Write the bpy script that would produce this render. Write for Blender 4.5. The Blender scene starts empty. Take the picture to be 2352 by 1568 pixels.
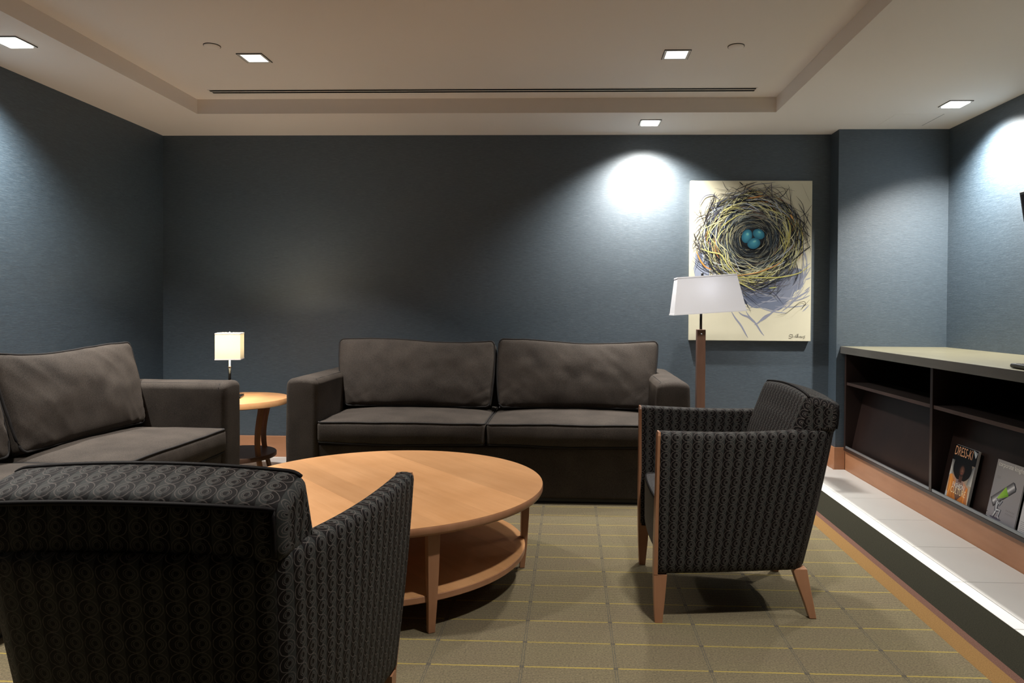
import bpy, math, random
from mathutils import Vector, Matrix, noise
random.seed(7)
S = bpy.context.scene
COL = S.collection

# ------------------------------------------------------------------ camera
H_EYE, F_PX, PX0, PY0 = 1.10, 1602.19, 1253.36, 731.57
YAW, PITCH, ROLL = .0356, .0134, .0071
def make_camera():
    F = Vector((-math.sin(YAW), math.cos(YAW), 0)); R = Vector((math.cos(YAW), math.sin(YAW), 0)); U = Vector((0, 0, 1))
    F2 = F*math.cos(PITCH) - U*math.sin(PITCH); U2 = U*math.cos(PITCH) + F*math.sin(PITCH)
    R3 = R*math.cos(ROLL) + U2*math.sin(ROLL); U3 = U2*math.cos(ROLL) - R*math.sin(ROLL)
    cd = bpy.data.cameras.new('camera'); c = bpy.data.objects.new('camera', cd); COL.objects.link(c)
    cd.sensor_width = 36; cd.lens = F_PX/2352*36
    cd.shift_x = (1176-PX0)/2352; cd.shift_y = -(784-PY0)/2352
    cd.clip_start = .02
    M = Matrix((R3, U3, -F2)).transposed().to_4x4(); M.translation = (0, 0, H_EYE)
    c.matrix_world = M
    S.camera = c
make_camera()
S.view_settings.view_transform = 'Standard'; S.view_settings.look = 'None'
S.view_settings.gamma = 1; S.view_settings.use_curve_mapping = False
S.view_settings.exposure = -0.55
W = bpy.data.worlds.new('world'); S.world = W; W.use_nodes = True
W.node_tree.nodes['Background'].inputs[0].default_value = (.9, .8, .7, 1)
W.node_tree.nodes['Background'].inputs[1].default_value = .0
# ---------------------------------------------------- light energies (W)
E_WASH, E_DOWN = 390, 30
LIGHT_COL = (1.0, .955, .89); WASH_COL = (1.0, .97, .90)

# room (metres; x right, y away from the camera)
XL, XR, YB, YF = -3.02, 2.602, 5.069, -2.6
HC, H2 = 2.3625, 2.457
XB, YP = 1.852, 4.924                     # wall column beside the painting
RXL, RXR, RYB, RYF = -2.452, 1.296, 4.50, -1.6   # ceiling recess

# ------------------------------------------------------------------ materials
def mat(name):
    m = bpy.data.materials.new(name); m.use_nodes = True
    nt = m.node_tree; b = nt.nodes['Principled BSDF']
    return m, nt, b
class NT:
    def __init__(s, nt): s.nt = nt
    def n(s, t, **kw):
        nd = s.nt.nodes.new(t)
        for k, v in kw.items():
            if hasattr(nd, k) and k not in ('Scale',): setattr(nd, k, v)
        return nd
    def l(s, a, b): s.nt.links.new(a, b)
    def math(s, op, a, b=None, c=None):
        nd = s.nt.nodes.new('ShaderNodeMath'); nd.operation = op
        for i, v in enumerate((a, b, c)):
            if v is None: continue
            if isinstance(v, (int, float)): nd.inputs[i].default_value = v
            else: s.l(v, nd.inputs[i])
        return nd.outputs[0]
    def mix(s, fac, a, b, blend='MIX'):
        nd = s.nt.nodes.new('ShaderNodeMix'); nd.data_type = 'RGBA'; nd.blend_type = blend
        for i, v in ((0, fac), (6, a), (7, b)):
            if isinstance(v, (int, float)): nd.inputs[i].default_value = v
            elif isinstance(v, tuple): nd.inputs[i].default_value = (*v[:3], 1)
            else: s.l(v, nd.inputs[i])
        return nd.outputs[2]
    def coord(s, kind='Object', scale=(1, 1, 1), rot=(0, 0, 0)):
        t = s.nt.nodes.new('ShaderNodeTexCoord'); m = s.nt.nodes.new('ShaderNodeMapping')
        m.inputs['Scale'].default_value = scale; m.inputs['Rotation'].default_value = rot
        s.l(t.outputs[kind], m.inputs[0]); return m.outputs[0]
    def noise(s, co, scale=1, detail=3, rough=.5):
        nd = s.nt.nodes.new('ShaderNodeTexNoise'); nd.inputs['Scale'].default_value = scale
        nd.inputs['Detail'].default_value = detail; nd.inputs['Roughness'].default_value = rough
        s.l(co, nd.inputs['Vector']); return nd.outputs['Fac']
    def ramp(s, f, stops):
        nd = s.nt.nodes.new('ShaderNodeValToRGB'); e = nd.color_ramp.elements
        while len(e) < len(stops): e.new(.5)
        for el, (p, c) in zip(e, stops): el.position = p; el.color = (*c, 1) if not isinstance(c, (int, float)) else (c, c, c, 1)
        s.l(f, nd.inputs[0]); return nd.outputs[0]
    def bump(s, h, strength, dist, b):
        nd = s.nt.nodes.new('ShaderNodeBump'); nd.inputs['Strength'].default_value = strength; nd.inputs['Distance'].default_value = dist
        s.l(h, nd.inputs['Height']); s.l(nd.outputs[0], b.inputs['Normal'])
def setp(b, **kw):
    for k, v in kw.items():
        k = k.replace('_', ' ')
        b.inputs[k].default_value = (*v, 1) if isinstance(v, tuple) and len(v) == 3 else v
def srgb(r, g, b):
    f = lambda c: (c/255/12.92 if c/255 <= .04045 else ((c/255+.055)/1.055)**2.4)
    return (f(r), f(g), f(b))

def plain(name, col, rough=.5, metal=0, spec=.5, noise_amt=0, nscale=40):
    m, nt, b = mat(name); setp(b, Base_Color=col, Roughness=rough, Metallic=metal, Specular_IOR_Level=spec)
    if noise_amt:
        T = NT(nt); f = T.noise(T.coord(), nscale, 4)
        c = T.mix(f, tuple(x*(1-noise_amt) for x in col), tuple(min(1, x*(1+noise_amt)) for x in col)); T.l(c, b.inputs['Base Color'])
    return m
def wallpaper(name):
    m, nt, b = mat(name); T = NT(nt)
    f1 = T.noise(T.coord(scale=(14, 14, 420)), 1, 4, .6)
    f2 = T.noise(T.coord(scale=(40, 40, 900)), 1, 2, .5)
    f = T.math('MULTIPLY_ADD', f2, .5, T.math('MULTIPLY', f1, .5))
    c = T.ramp(f, [(.33, (.010, .022, .034)), (.5, (.023, .044, .066)), (.68, (.066, .094, .120))])
    T.l(c, b.inputs['Base Color'])
    setp(b, Roughness=.56, Specular_IOR_Level=.5, IOR=1.95)
    T.bump(f, .5, .002, b)
    return m
def plaster(name, col):
    m, nt, b = mat(name); T = NT(nt)
    f = T.noise(T.coord(), 1.2, 4)
    T.l(T.mix(f, tuple(x*.97 for x in col), tuple(x*1.03 for x in col)), b.inputs['Base Color'])
    setp(b, Roughness=.7, Specular_IOR_Level=.25); T.bump(T.noise(T.coord(), 180, 2), .05, .002, b)
    return m
def wood(name, c1, c2, axis='X', rough=.35, rnd=.0, scale=1.0, spec=.5):
    m, nt, b = mat(name); T = NT(nt)
    sc = {'X': (2.2, 26, 26), 'Y': (26, 2.2, 26), 'Z': (26, 26, 2.2)}[axis]
    co = T.coord(scale=tuple(v*scale for v in sc))
    oi = T.n('ShaderNodeObjectInfo')
    add = T.nt.nodes.new('ShaderNodeVectorMath'); add.operation = 'ADD'
    cmb = T.n('ShaderNodeCombineXYZ'); T.l(T.math('MULTIPLY', oi.outputs['Random'], 37.0), cmb.inputs[0]); T.l(T.math('MULTIPLY', oi.outputs['Random'], 11.0), cmb.inputs[1])
    T.l(co, add.inputs[0]); T.l(cmb.outputs[0], add.inputs[1])
    f = T.noise(add.outputs[0], 1, 5, .6)
    co2 = T.coord(scale=(1.5, 1.5, 1.5)); f2 = T.noise(co2, 2.5, 3)
    fac = T.math('MULTIPLY_ADD', f2, .6, T.math('MULTIPLY', f, .6))
    c = T.ramp(fac, [(.35, c2), (.75, c1)])
    if rnd:
        k = T.math('MULTIPLY_ADD', oi.outputs['Random'], 2*rnd, 1-rnd)
        hsv = T.n('ShaderNodeHueSaturation'); T.l(c, hsv.inputs['Color']); T.l(k, hsv.inputs['Value']); c = hsv.outputs[0]
    T.l(c, b.inputs['Base Color']); setp(b, Roughness=rough, Specular_IOR_Level=spec)
    T.bump(f, .06, .001, b)
    return m
def fabric(name, col, col2):
    m, nt, b = mat(name); T = NT(nt)
    f = T.noise(T.coord(), 300, 4, .8); f2 = T.noise(T.coord(), 7, 4)
    ff = T.math('MULTIPLY_ADD', f, .75, T.math('MULTIPLY', f2, .25))
    T.l(T.ramp(ff, [(.36, col), (.68, col2)]), b.inputs['Base Color'])
    setp(b, Roughness=.85, Specular_IOR_Level=.15, Sheen_Weight=.04, Sheen_Roughness=.45, Sheen_Tint=(.9, .72, .58))
    T.bump(f, .35, .0015, b)
    return m
def circle_fabric(name):
    """striped jacquard with rows of concentric rings (UVs are metres)"""
    m, nt, b = mat(name); T = NT(nt)
    uv = T.n('ShaderNodeTexCoord'); sep = T.n('ShaderNodeSeparateXYZ')
    # slight hand-woven wobble
    nz = T.nt.nodes.new('ShaderNodeTexNoise'); nz.inputs['Scale'].default_value = 60; nz.inputs['Detail'].default_value = 2
    T.l(uv.outputs['UV'], nz.inputs['Vector'])
    wob = T.nt.nodes.new('ShaderNodeVectorMath'); wob.operation = 'MULTIPLY_ADD'
    T.l(nz.outputs['Color'], wob.inputs[0]); wob.inputs[1].default_value = (.004, .004, 0); T.l(uv.outputs['UV'], wob.inputs[2])
    T.l(wob.outputs[0], sep.inputs[0])
    PU, PV = .0345, .0318
    fu = T.math('FRACT', T.math('DIVIDE', sep.outputs[0], PU)); fv = T.math('FRACT', T.math('DIVIDE', sep.outputs[1], PV))
    du = T.math('MULTIPLY', T.math('SUBTRACT', fu, .5), PU); dv = T.math('MULTIPLY', T.math('SUBTRACT', fv, .5), PV)
    r = T.math('SQRT', T.math('ADD', T.math('MULTIPLY', du, du), T.math('MULTIPLY', dv, dv)))
    du2 = T.math('SUBTRACT', du, .0022)
    r2 = T.math('SQRT', T.math('ADD', T.math('MULTIPLY', du2, du2), T.math('MULTIPLY', dv, dv)))
    def ring(rr, rad, w):
        d = T.math('ABSOLUTE', T.math('SUBTRACT', rr, rad))
        return T.math('LESS_THAN', d, w)
    r_out = ring(r, .0153, .0008); r_mid = ring(r2, .0085, .0006); r_in = ring(r2, .0056, .0005)
    stripe = T.math('GREATER_THAN', fu, .5)
    inside = T.math('LESS_THAN', r2, .0056)
    # inside the inner disc and in the stripes the weave flips between two yarns
    flip = T.math('ABSOLUTE', T.math('SUBTRACT', stripe, inside))
    fine = T.noise(uv.outputs['UV'], 900, 2, .6)
    base = T.mix(flip, (.0050, .0036, .0038), (.034, .0365, .035))
    base = T.mix(T.math('MULTIPLY', fine, .2), base, (.012, .010, .0095))
    rings = T.math('MAXIMUM', r_out, T.math('MAXIMUM', r_mid, r_in))
    gap = T.noise(uv.outputs['UV'], 160, 2)
    rings2 = T.math('MULTIPLY', rings, T.math('MULTIPLY_ADD', gap, 1.2, .1))
    c = T.mix(rings2, base, (.115, .098, .090))
    T.l(c, b.inputs['Base Color'])
    setp(b, Roughness=.6, Specular_IOR_Level=.12)
    T.bump(T.math('MULTIPLY_ADD', rings, .8, T.math('MULTIPLY', fine, .6)), .5, .0015, b)
    return m
def plain_weave(name):
    m, nt, b = mat(name); T = NT(nt)
    tc = T.n('ShaderNodeTexCoord')
    v = T.n('ShaderNodeTexVoronoi'); v.inputs['Scale'].default_value = 130; T.l(tc.outputs['UV'], v.inputs['Vector'])
    c = T.ramp(v.outputs['Distance'], [(.1, (.040, .035, .036)), (.6, (.009, .0075, .0085))])
    T.l(c, b.inputs['Base Color']); setp(b, Roughness=.7, Specular_IOR_Level=.3, Sheen_Weight=.2)
    T.bump(v.outputs['Distance'], .4, .002, b); return m
def carpet_field(name):
    m, nt, b = mat(name); T = NT(nt)
    tc = T.n('ShaderNodeTexCoord'); sep = T.n('ShaderNodeSeparateXYZ'); T.l(tc.outputs['Object'], sep.inputs[0])
    x, y = sep.outputs[0], sep.outputs[1]
    jx = T.math('MULTIPLY', T.math('SUBTRACT', T.noise(tc.outputs['Object'], 55, 2), .5), .006)
    x2 = T.math('ADD', x, jx); y2 = T.math('ADD', y, jx)
    fx = T.math('MULTIPLY', T.math('SUBTRACT', T.math('FRACT', T.math('DIVIDE', T.math('ADD', x2, .432+.2895*20.5), .2895)), .5), .2895)
    fy = T.math('MULTIPLY', T.math('SUBTRACT', T.math('FRACT', T.math('DIVIDE', T.math('ADD', y2, -2.131+.1587*40.5), .1587)), .5), .1587)
    ax = T.math('ABSOLUTE', fx); ay = T.math('ABSOLUTE', fy)
    yel = T.math('LESS_THAN', ay, .0032)
    dbl = T.math('LESS_THAN', T.math('ABSOLUTE', T.math('SUBTRACT', ax, .0034)), .0011)
    node = T.math('MULTIPLY', T.math('LESS_THAN', ax, .0075), T.math('LESS_THAN', ay, .0055))
    loop = T.noise(T.coord(scale=(150, 260, 1)), 1, 2, .7)
    rows = T.math('MULTIPLY_ADD', T.math('SINE', T.math('MULTIPLY', y, 2*math.pi/.0085)), .5, .5)
    big = T.noise(T.coord(scale=(1.3, 3.0, 1)), 1.6, 3)
    base = T.mix(big, (.128, .100, .068), (.140, .122, .068))
    k = T.math('MULTIPLY_ADD', loop, .9, T.math('MULTIPLY', rows, .25))
    base = T.mix(T.ramp(k, [(.35, .0), (.75, 1.0)]), T.mix(1.0, base, (.45, .46, .48), 'MULTIPLY'), T.mix(1.0, base, (1.45, 1.42, 1.35), 'MULTIPLY'))
    c = T.mix(T.math('MULTIPLY', yel, T.math('MULTIPLY_ADD', T.noise(tc.outputs['Object'], 5, 2), .6, .35)), base, (.36, .27, .050))
    c = T.mix(T.math('MULTIPLY', dbl, .62), c, (.040, .048, .048)); c = T.mix(T.math('MULTIPLY', node, .8), c, (.045, .043, .047))
    T.l(c, b.inputs['Base Color']); setp(b, Roughness=.95, Specular_IOR_Level=.05, Sheen_Weight=.1)
    T.bump(k, .8, .004, b); return m
def pile(name, c1, c2):
    m, nt, b = mat(name); T = NT(nt); f = T.noise(T.coord(), 260, 3, .7)
    T.l(T.ramp(f, [(.3, c1), (.7, c2)]), b.inputs['Base Color']); setp(b, Roughness=.95, Specular_IOR_Level=.05)
    T.bump(f, .8, .004, b); return m
def tile_mat(name, grid=False):
    m, nt, b = mat(name); T = NT(nt); f = T.noise(T.coord(), 3.5, 4)
    c = T.mix(f, (.60, .59, .575), (.68, .67, .65))
    if grid:
        br = T.n('ShaderNodeTexBrick'); br.offset = 0; br.inputs['Scale'].default_value = 1
        br.inputs['Brick Width'].default_value = .4243; br.inputs['Row Height'].default_value = .4243; br.inputs['Mortar Size'].default_value = .002
        br.inputs['Mortar'].default_value = (.09, .085, .08, 1); T.l(T.coord(), br.inputs['Vector']); T.l(c, br.inputs['Color1']); T.l(c, br.inputs['Color2']); c = br.outputs['Color']
    T.l(c, b.inputs['Base Color']); setp(b, Roughness=.38, Specular_IOR_Level=.4); return m
def vcol(name, rough=.5, spec=.3):
    m, nt, b = mat(name); a = nt.nodes.new('ShaderNodeVertexColor'); a.layer_name = 'Col'
    nt.links.new(a.outputs[0], b.inputs['Base Color']); setp(b, Roughness=rough, Specular_IOR_Level=spec); return m
def emit(name, col, st):
    m, nt, b = mat(name); setp(b, Base_Color=(.8, .8, .8), Emission_Color=col, Emission_Strength=st); return m
def shade_mat(name, col, trans):
    m, nt, b = mat(name); T = NT(nt); nt.nodes.remove(b)
    d = T.n('ShaderNodeBsdfDiffuse'); t = T.n('ShaderNodeBsdfTranslucent'); x = T.n('ShaderNodeMixShader')
    f = T.noise(T.coord(scale=(300, 300, 300)), 1, 2)
    c = T.mix(f, tuple(v*.95 for v in col), col)
    T.l(c, d.inputs[0]); T.l(c, t.inputs[0]); x.inputs[0].default_value = trans
    T.l(d.outputs[0], x.inputs[1]); T.l(t.outputs[0], x.inputs[2]); T.l(x.outputs[0], nt.nodes['Material Output'].inputs[0]); return m

M = {
 'wall': wallpaper('wallpaper'),
 'ceil': plaster('ceiling_paint', (.80, .735, .68)),
 'maple': wood('maple', (.63, .335, .155), (.50, .245, .100), 'X', .32, .13),
 'maple_z': wood('maple_upright', (.37, .185, .100), (.28, .125, .062), 'Z', .38),
 'base': wood('baseboard_wood', (.44, .215, .115), (.35, .155, .075), 'X', .4),
 'base_y': wood('baseboard_wood_y', (.44, .215, .115), (.35, .155, .075), 'Y', .4),
 'espresso': wood('espresso_wood', (.022, .012, .010), (.011, .0065, .006), 'Z', .35, 0, .7),
 'espresso_y': wood('espresso_wood_y', (.060, .036, .030), (.030, .019, .016), 'Y', .35, 0, .7),  # paler copy; the lit look of the shelf edge is in its colour
 'espresso_shaded': wood('espresso_wood_shaded', (.010, .006, .0055), (.006, .004, .0036), 'Y', .6, 0, .7, .2),  # darker copy; the shade inside the bays is put into the shelf colour
 'walnut': wood('walnut_post', (.155, .082, .055), (.105, .054, .036), 'Z', .4),
 'counter': wood('worktop_laminate', (.175, .160, .100), (.125, .112, .075), 'Y', .28, 0, 1.4),
 'counter_edge': wood('worktop_edge', (.135, .13, .12), (.085, .083, .08), 'Y', .4, 0, 1.6),
 'sofa': fabric('charcoal_fabric', (.020, .0168, .0150), (.080, .066, .056)),
 'piping': plain('dark_piping', (.022, .020, .020), .8, 0, .2),
 'rings': circle_fabric('ring_jacquard'),
 'weave': plain_weave('seat_weave'),
 'carpet': carpet_field('carpet_field'),
 'strip_dark': pile('strip_dark', (.013, .0125, .009), (.034, .032, .022)),
 'strip_brown': pile('strip_brown', (.085, .045, .035), (.15, .08, .06)),
 'strip_orange': pile('strip_orange', (.15, .085, .032), (.25, .145, .056)),
 'tile': tile_mat('floor_tile'), 'grout': plain('grout', (.04, .038, .036), .9, 0, .1),
 'canvas': plain('canvas_paint', (.63, .59, .45), .55, 0, .3, .08, 5),
 'canvas_side': plain('canvas_side', (.55, .52, .42), .6),
 'paint': vcol('oil_paint', .45, .35), 'print': vcol('printed_paper', .25, .5),
 'paper': plain('page_edges', (.6, .6, .6), .7),
 'black': plain('black_plastic', (.008, .008, .009), .35),
 'blackmetal': plain('black_metal', (.012, .012, .013), .3, .6),
 'chrome': plain('brushed_metal', (.45, .47, .5), .35, .9),
 'rail': plain('aluminium_rail', (.30, .33, .36), .4, .7),
 'slot': plain('slot_black', (.004, .004, .004), .9, 0, .05),
 'trim': plain('white_trim', (.62, .60, .56), .5),
 'groove': plain('shadow_gap', (.05, .048, .045), .9),
 'lens': emit('downlight_lens', (.94, .97, 1.0), 2.2),
 'lens_hot': emit('washer_lens', (.96, 1.0, .98), 9),
 'shade_warm': shade_mat('cream_shade', (.80, .76, .65), .19),
 'shade_white': shade_mat('white_shade', (.84, .84, .87), .30),
 'bulb': emit('bulb', (1, .85, .6), 8),
 'screen': plain('tv_screen', (.006, .006, .008), .12),
}

# ------------------------------------------------------------------ mesh helpers
class MB:
    def __init__(s): s.v = []; s.f = []; s.uv = []; s.c = []
    def add(s, verts, faces, uvs=None, col=None):
        o = len(s.v); s.v += [tuple(p) for p in verts]; s.f += [tuple(i+o for i in f) for f in faces]
        s.uv += (uvs if uvs else [None]*len(faces))
        s.c += [col]*len(faces) if (col is None or not isinstance(col, list)) else col
        return s
    def build(s, name, m, parent=None, smooth=True, wn=False, loc=None, rot=None, angle=None):
        me = bpy.data.meshes.new(name); me.from_pydata(s.v, [], s.f); me.update()
        me.materials.append(m)
        if any(u is not None for u in s.uv):
            l = me.uv_layers.new(name='UVMap').data; i = 0
            for f, u in zip(s.f, s.uv):
                for k in range(len(f)):
                    l[i].uv = u[k] if u else (0, 0); i += 1
        if any(c is not None for c in s.c):
            at = me.color_attributes.new('Col', 'FLOAT_COLOR', 'CORNER').data; i = 0
            for f, c in zip(s.f, s.c):
                for k in range(len(f)):
                    cc = c[k] if (c and isinstance(c[0], tuple)) else (c or (1, 1, 1))
                    at[i].color = (*cc, 1); i += 1
        if smooth: me.shade_smooth()
        if angle: me.set_sharp_from_angle(angle=math.radians(angle))
        o = bpy.data.objects.new(name, me); COL.objects.link(o)
        if parent: o.parent = parent
        if loc: o.location = loc
        if rot: o.rotation_euler = rot
        if wn:
            w = o.modifiers.new('wn', 'WEIGHTED_NORMAL'); w.keep_sharp = True; w.weight = 100
        return o
    def box(s, x0, x1, y0, y1, z0, z1):
        v = [(x, y, z) for x in (x0, x1) for y in (y0, y1) for z in (z0, z1)]
        return s.add(v, [(0, 1, 3, 2), (4, 6, 7, 5), (0, 4, 5, 1), (2, 3, 7, 6), (0, 2, 6, 4), (1, 5, 7, 3)])
    def rbox(s, x0, x1, y0, y1, z0, z1, r=.004, seg=2, n=(1, 1, 1), deform=None, uv=True):
        c = ((x0+x1)/2, (y0+y1)/2, (z0+z1)/2); h = ((x1-x0)/2, (y1-y0)/2, (z1-z0)/2)
        r = min(r, *h)
        def axis(hh, k):
            a = [r*math.tan(math.pi/4*i/seg) for i in range(seg+1)]
            lo = [-hh + (r-q) for q in reversed(a)]          # -h .. -h+r
            L = hh-r; mid = [-L + 2*L*i/k for i in range(1, k)] if L > 1e-9 else []
            hi = [-q for q in reversed(lo)]
            if L <= 1e-9: hi = hi[1:]
            return lo+mid+hi
        A = [axis(h[i], n[i]) for i in range(3)]
        idx = {}; verts = []; faces = []; uvs = []
        def vert(p):
            q = [max(-h[i]+r, min(h[i]-r, p[i])) for i in range(3)]
            d = Vector([p[i]-q[i] for i in range(3)])
            if d.length > 1e-12: d = d.normalized()*r
            w = Vector(q)+d+Vector(c)
            if deform: w = Vector(deform(w))
            key = tuple(round(a, 6) for a in p)
            if key not in idx: idx[key] = len(verts); verts.append(tuple(w))
            return idx[key]
        for ax in range(3):
            b, d = [(1, 2), (2, 0), (0, 1)][ax]
            for sg in (-1, 1):
                for i in range(len(A[b])-1):
                    for j in range(len(A[d])-1):
                        q = []; u = []
                        for (ii, jj) in ((i, j), (i+1, j), (i+1, j+1), (i, j+1)):
                            p = [0, 0, 0]; p[ax] = sg*h[ax]; p[b] = A[b][ii]; p[d] = A[d][jj]
                            q.append(vert(p))
                            u.append((p[0]+.5, p[1]+.5) if ax == 2 else ((p[0]+.5, p[2]+.5) if ax == 1 else (p[1]+.5, p[2]+.5)))
                        if sg < 0: q.reverse(); u.reverse()
                        faces.append(tuple(q)); uvs.append(u)
        return s.add(verts, faces, uvs if uv else None)
    def tube(s, pts, r, n=8, closed=False):
        pts = [Vector(p) for p in pts]; N = len(pts); V = []; Fc = []
        rr = r if isinstance(r, (list, tuple)) else [r]*N
        for i, p in enumerate(pts):
            a = pts[(i-1) % N] if (closed or i > 0) else p; b = pts[(i+1) % N] if (closed or i < N-1) else p
            t = (b-a); t = t.normalized() if t.length > 1e-9 else Vector((0, 0, 1))
            ref = Vector((0, 0, 1)) if abs(t.z) < .92 else Vector((0, 1, 0))
            u = t.cross(ref).normalized(); w = u.cross(t).normalized()
            for k in range(n):
                an = 2*math.pi*k/n; V.append(p+u*math.cos(an)*rr[i]+w*math.sin(an)*rr[i])
        M_ = N if closed else N-1
        for i in range(M_):
            for k in range(n):
                a = i*n+k; b = i*n+(k+1) % n; c = ((i+1) % N)*n+(k+1) % n; d = ((i+1) % N)*n+k
                Fc.append((a, d, c, b))
        if not closed: Fc.append(tuple(range(n))); Fc.append(tuple(reversed(range((N-1)*n, N*n))))
        return s.add(V, Fc)
    def prism(s, poly, z0, z1, axis='z'):
        n = len(poly)
        def P(a, b, c): return {'z': (a, b, c), 'x': (c, a, b), 'y': (a, c, b)}[axis]
        V = [P(a, b, z0) for a, b in poly]+[P(a, b, z1) for a, b in poly]
        Fc = [tuple(reversed(range(n))), tuple(range(n, 2*n))]+[(i, (i+1) % n, n+(i+1) % n, n+i) for i in range(n)]
        if axis == 'y': Fc = [tuple(reversed(f)) for f in Fc]
        return s.add(V, Fc)
    def lathe(s, prof, n=48, c=(0, 0)):
        V = []; Fc = []
        for r, z in prof:
            for k in range(n): a = 2*math.pi*k/n; V.append((c[0]+r*math.cos(a), c[1]+r*math.sin(a), z))
        for i in range(len(prof)-1):
            for k in range(n): Fc.append((i*n+k, i*n+(k+1) % n, (i+1)*n+(k+1) % n, (i+1)*n+k))
        Fc.append(tuple(reversed(range(n)))); Fc.append(tuple(range((len(prof)-1)*n, len(prof)*n)))
        return s.add(V, Fc)
    def grid(s, rows, uv=None, closed_v=False):
        nu = len(rows); nv = len(rows[0]); V = [p for r in rows for p in r]; Fc = []; U = []
        for i in range(nu-1):
            for j in range(nv if closed_v else nv-1):
                a = [(i, j), (i+1, j), (i+1, (j+1) % nv), (i, (j+1) % nv)]
                Fc.append(tuple(p*nv+q for p, q in a))
                if uv: U.append([uv[p][q] if not (closed_v and q == 0 and j == nv-1) else uv[p][nv] for p, q in a])
        return s.add(V, Fc, U if uv else None)

def tag(o, label=None, cat=None, group=None, kind=None):
    if label: o['label'] = label
    if cat: o['category'] = cat
    if group: o['group'] = group
    if kind: o['kind'] = kind
    return o
def empty(name, loc=(0, 0, 0), rz=0, label=None, cat=None, group=None):
    o = bpy.data.objects.new(name, None); COL.objects.link(o); o.location = loc; o.rotation_euler = (0, 0, rz)
    o.empty_display_size = .1
    return tag(o, label, cat, group)
def copy_tree(o, parent=None):
    c = o.copy(); COL.objects.link(c); c.parent = parent
    for ch in [x for x in bpy.data.objects if x.parent == o and x.name != c.name]: copy_tree(ch, c)
    return c
def struct(o, label=None): return tag(o, label=label, kind='structure')

# ------------------------------------------------------------------ shell
struct(MB().box(XL-.1, XR+.1, YF-.1, YB+.1, -.12, -.006).build('floor', M['grout'], smooth=False), 'pale ceramic tiled floor around the carpet')
FLOOR = bpy.data.objects['floor']
struct(MB().box(XL-.1, XL, YF, YB+.1, -.01, HC+.2).build('wall_left', M['wall'], smooth=False), 'dark blue-grey textured wall behind the left sofa')
struct(MB().box(XL, XR+.1, YB, YB+.1, -.01, HC+.2).build('wall_back', M['wall'], smooth=False), 'dark blue-grey textured wall behind the centre sofa')
struct(MB().box(XR, XR+.1, YF, YB, -.01, HC+.2).build('wall_right', M['wall'], smooth=False), 'blue-grey textured wall above the credenza')
struct(MB().box(XB, XR, YP, YB, -.006, HC).build('wall_column', M['wall'], smooth=False), 'projecting wall section between painting and credenza')
struct(MB().box(XL-.1, XR+.1, YF-.1, YF, -.01, HC+.2).build('wall_front', M['wall'], smooth=False), 'wall at the end of the room')
# ceiling: upper plane in the recess and the lower soffit ring
cl = struct(MB().box(XL-.1, XR+.1, YF-.1, YB+.1, H2, H2+.1).build('ceiling', M['ceil'], smooth=False), 'beige plaster ceiling with a rectangular recess')
sf = MB()
o4 = [(XL, YF), (XR, YF), (XR, YB), (XL, YB)]; i4 = [(RXL, RYF), (RXR, RYF), (RXR, RYB), (RXL, RYB)]
V = [(x, y, HC) for x, y in o4]+[(x, y, HC) for x, y in i4]+[(x, y, H2) for x, y in i4]
Fc = []
for k in range(4):
    j = (k+1) % 4
    Fc.append((k, 4+k, 4+j, j)); Fc.append((4+k, 8+k, 8+j, 4+j))
sf.add(V, Fc)
sf.build('soffit', M['ceil'], cl, smooth=False)
# loose floor tiles: the strip along the credenza and the rows behind the centre sofa
P = .4243; G = .0036
xs = [1.614+P*k for k in range(-11, 2)]; ys = [4.165-P*k for k in range(-3, 15)]
protos = {}
def add_tile(x0, x1, y0, y1):
    if x1-x0 < .03 or y1-y0 < .03: return
    key = (round(x1-x0, 3), round(y1-y0, 3))
    if key not in protos:
        w, d = (x1-x0)/2-G/2, (y1-y0)/2-G/2
        b = MB(); t = .0012
        V = [(-w, -d, -.006), (w, -d, -.006), (w, d, -.006), (-w, d, -.006), (-w, -d, -t), (w, -d, -t), (w, d, -t), (-w, d, -t), (-w+t, -d+t, 0), (w-t, -d+t, 0), (w-t, d-t, 0), (-w+t, d-t, 0)]
        Fc = [(8, 9, 10, 11)]+[(k, (k+1) % 4, 4+(k+1) % 4, 4+k) for k in range(4)]+[(4+k, 4+(k+1) % 4, 8+(k+1) % 4, 8+k) for k in range(4)]
        o = b.add(V, Fc).build('tile', M['tile'], FLOOR, smooth=False); protos[key] = o.data
    else:
        o = bpy.data.objects.new('tile', protos[key]); COL.objects.link(o); o.parent = FLOOR
    o.location = ((x0+x1)/2, (y0+y1)/2, 0)
CX0, CX1, CY0, CY1 = -2.95, 1.55, -1.8, 4.62       # carpet extent
PLX = 1.916                                        # plinth under the credenza
for y in ys:
    for x in xs:
        x0, x1, y0, y1 = x, x+P, y-P, y
        if x >= 1.15:                              # strip on the right
            X0, X1 = max(x0, CX1), min(x1, PLX)
            if x0 < 1.6 and y0 < CY1 and y1 > CY1:
                add_tile(X0, X1, y0, min(y1, CY1)); add_tile(x0, x1, CY1, y1)
            elif x0 < 1.6 and y0 >= CY1:
                add_tile(x0, x1, y0, min(y1, YB-.012))
            elif x0 > 1.6 and y1 > YP-.012:
                add_tile(X0, X1, y0, min(y1, YP-.012)); add_tile(x0, min(x1, XB-.012), max(y0, YP-.012), min(y1, YB-.012))
            else: add_tile(X0, X1, y0, min(y1, YP-.012 if x0 > 1.6 else YB-.012))
        elif y1 > CY1: add_tile(max(x0, XL+.012), x1, max(y0, CY1), min(y1, YB-.012))
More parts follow.
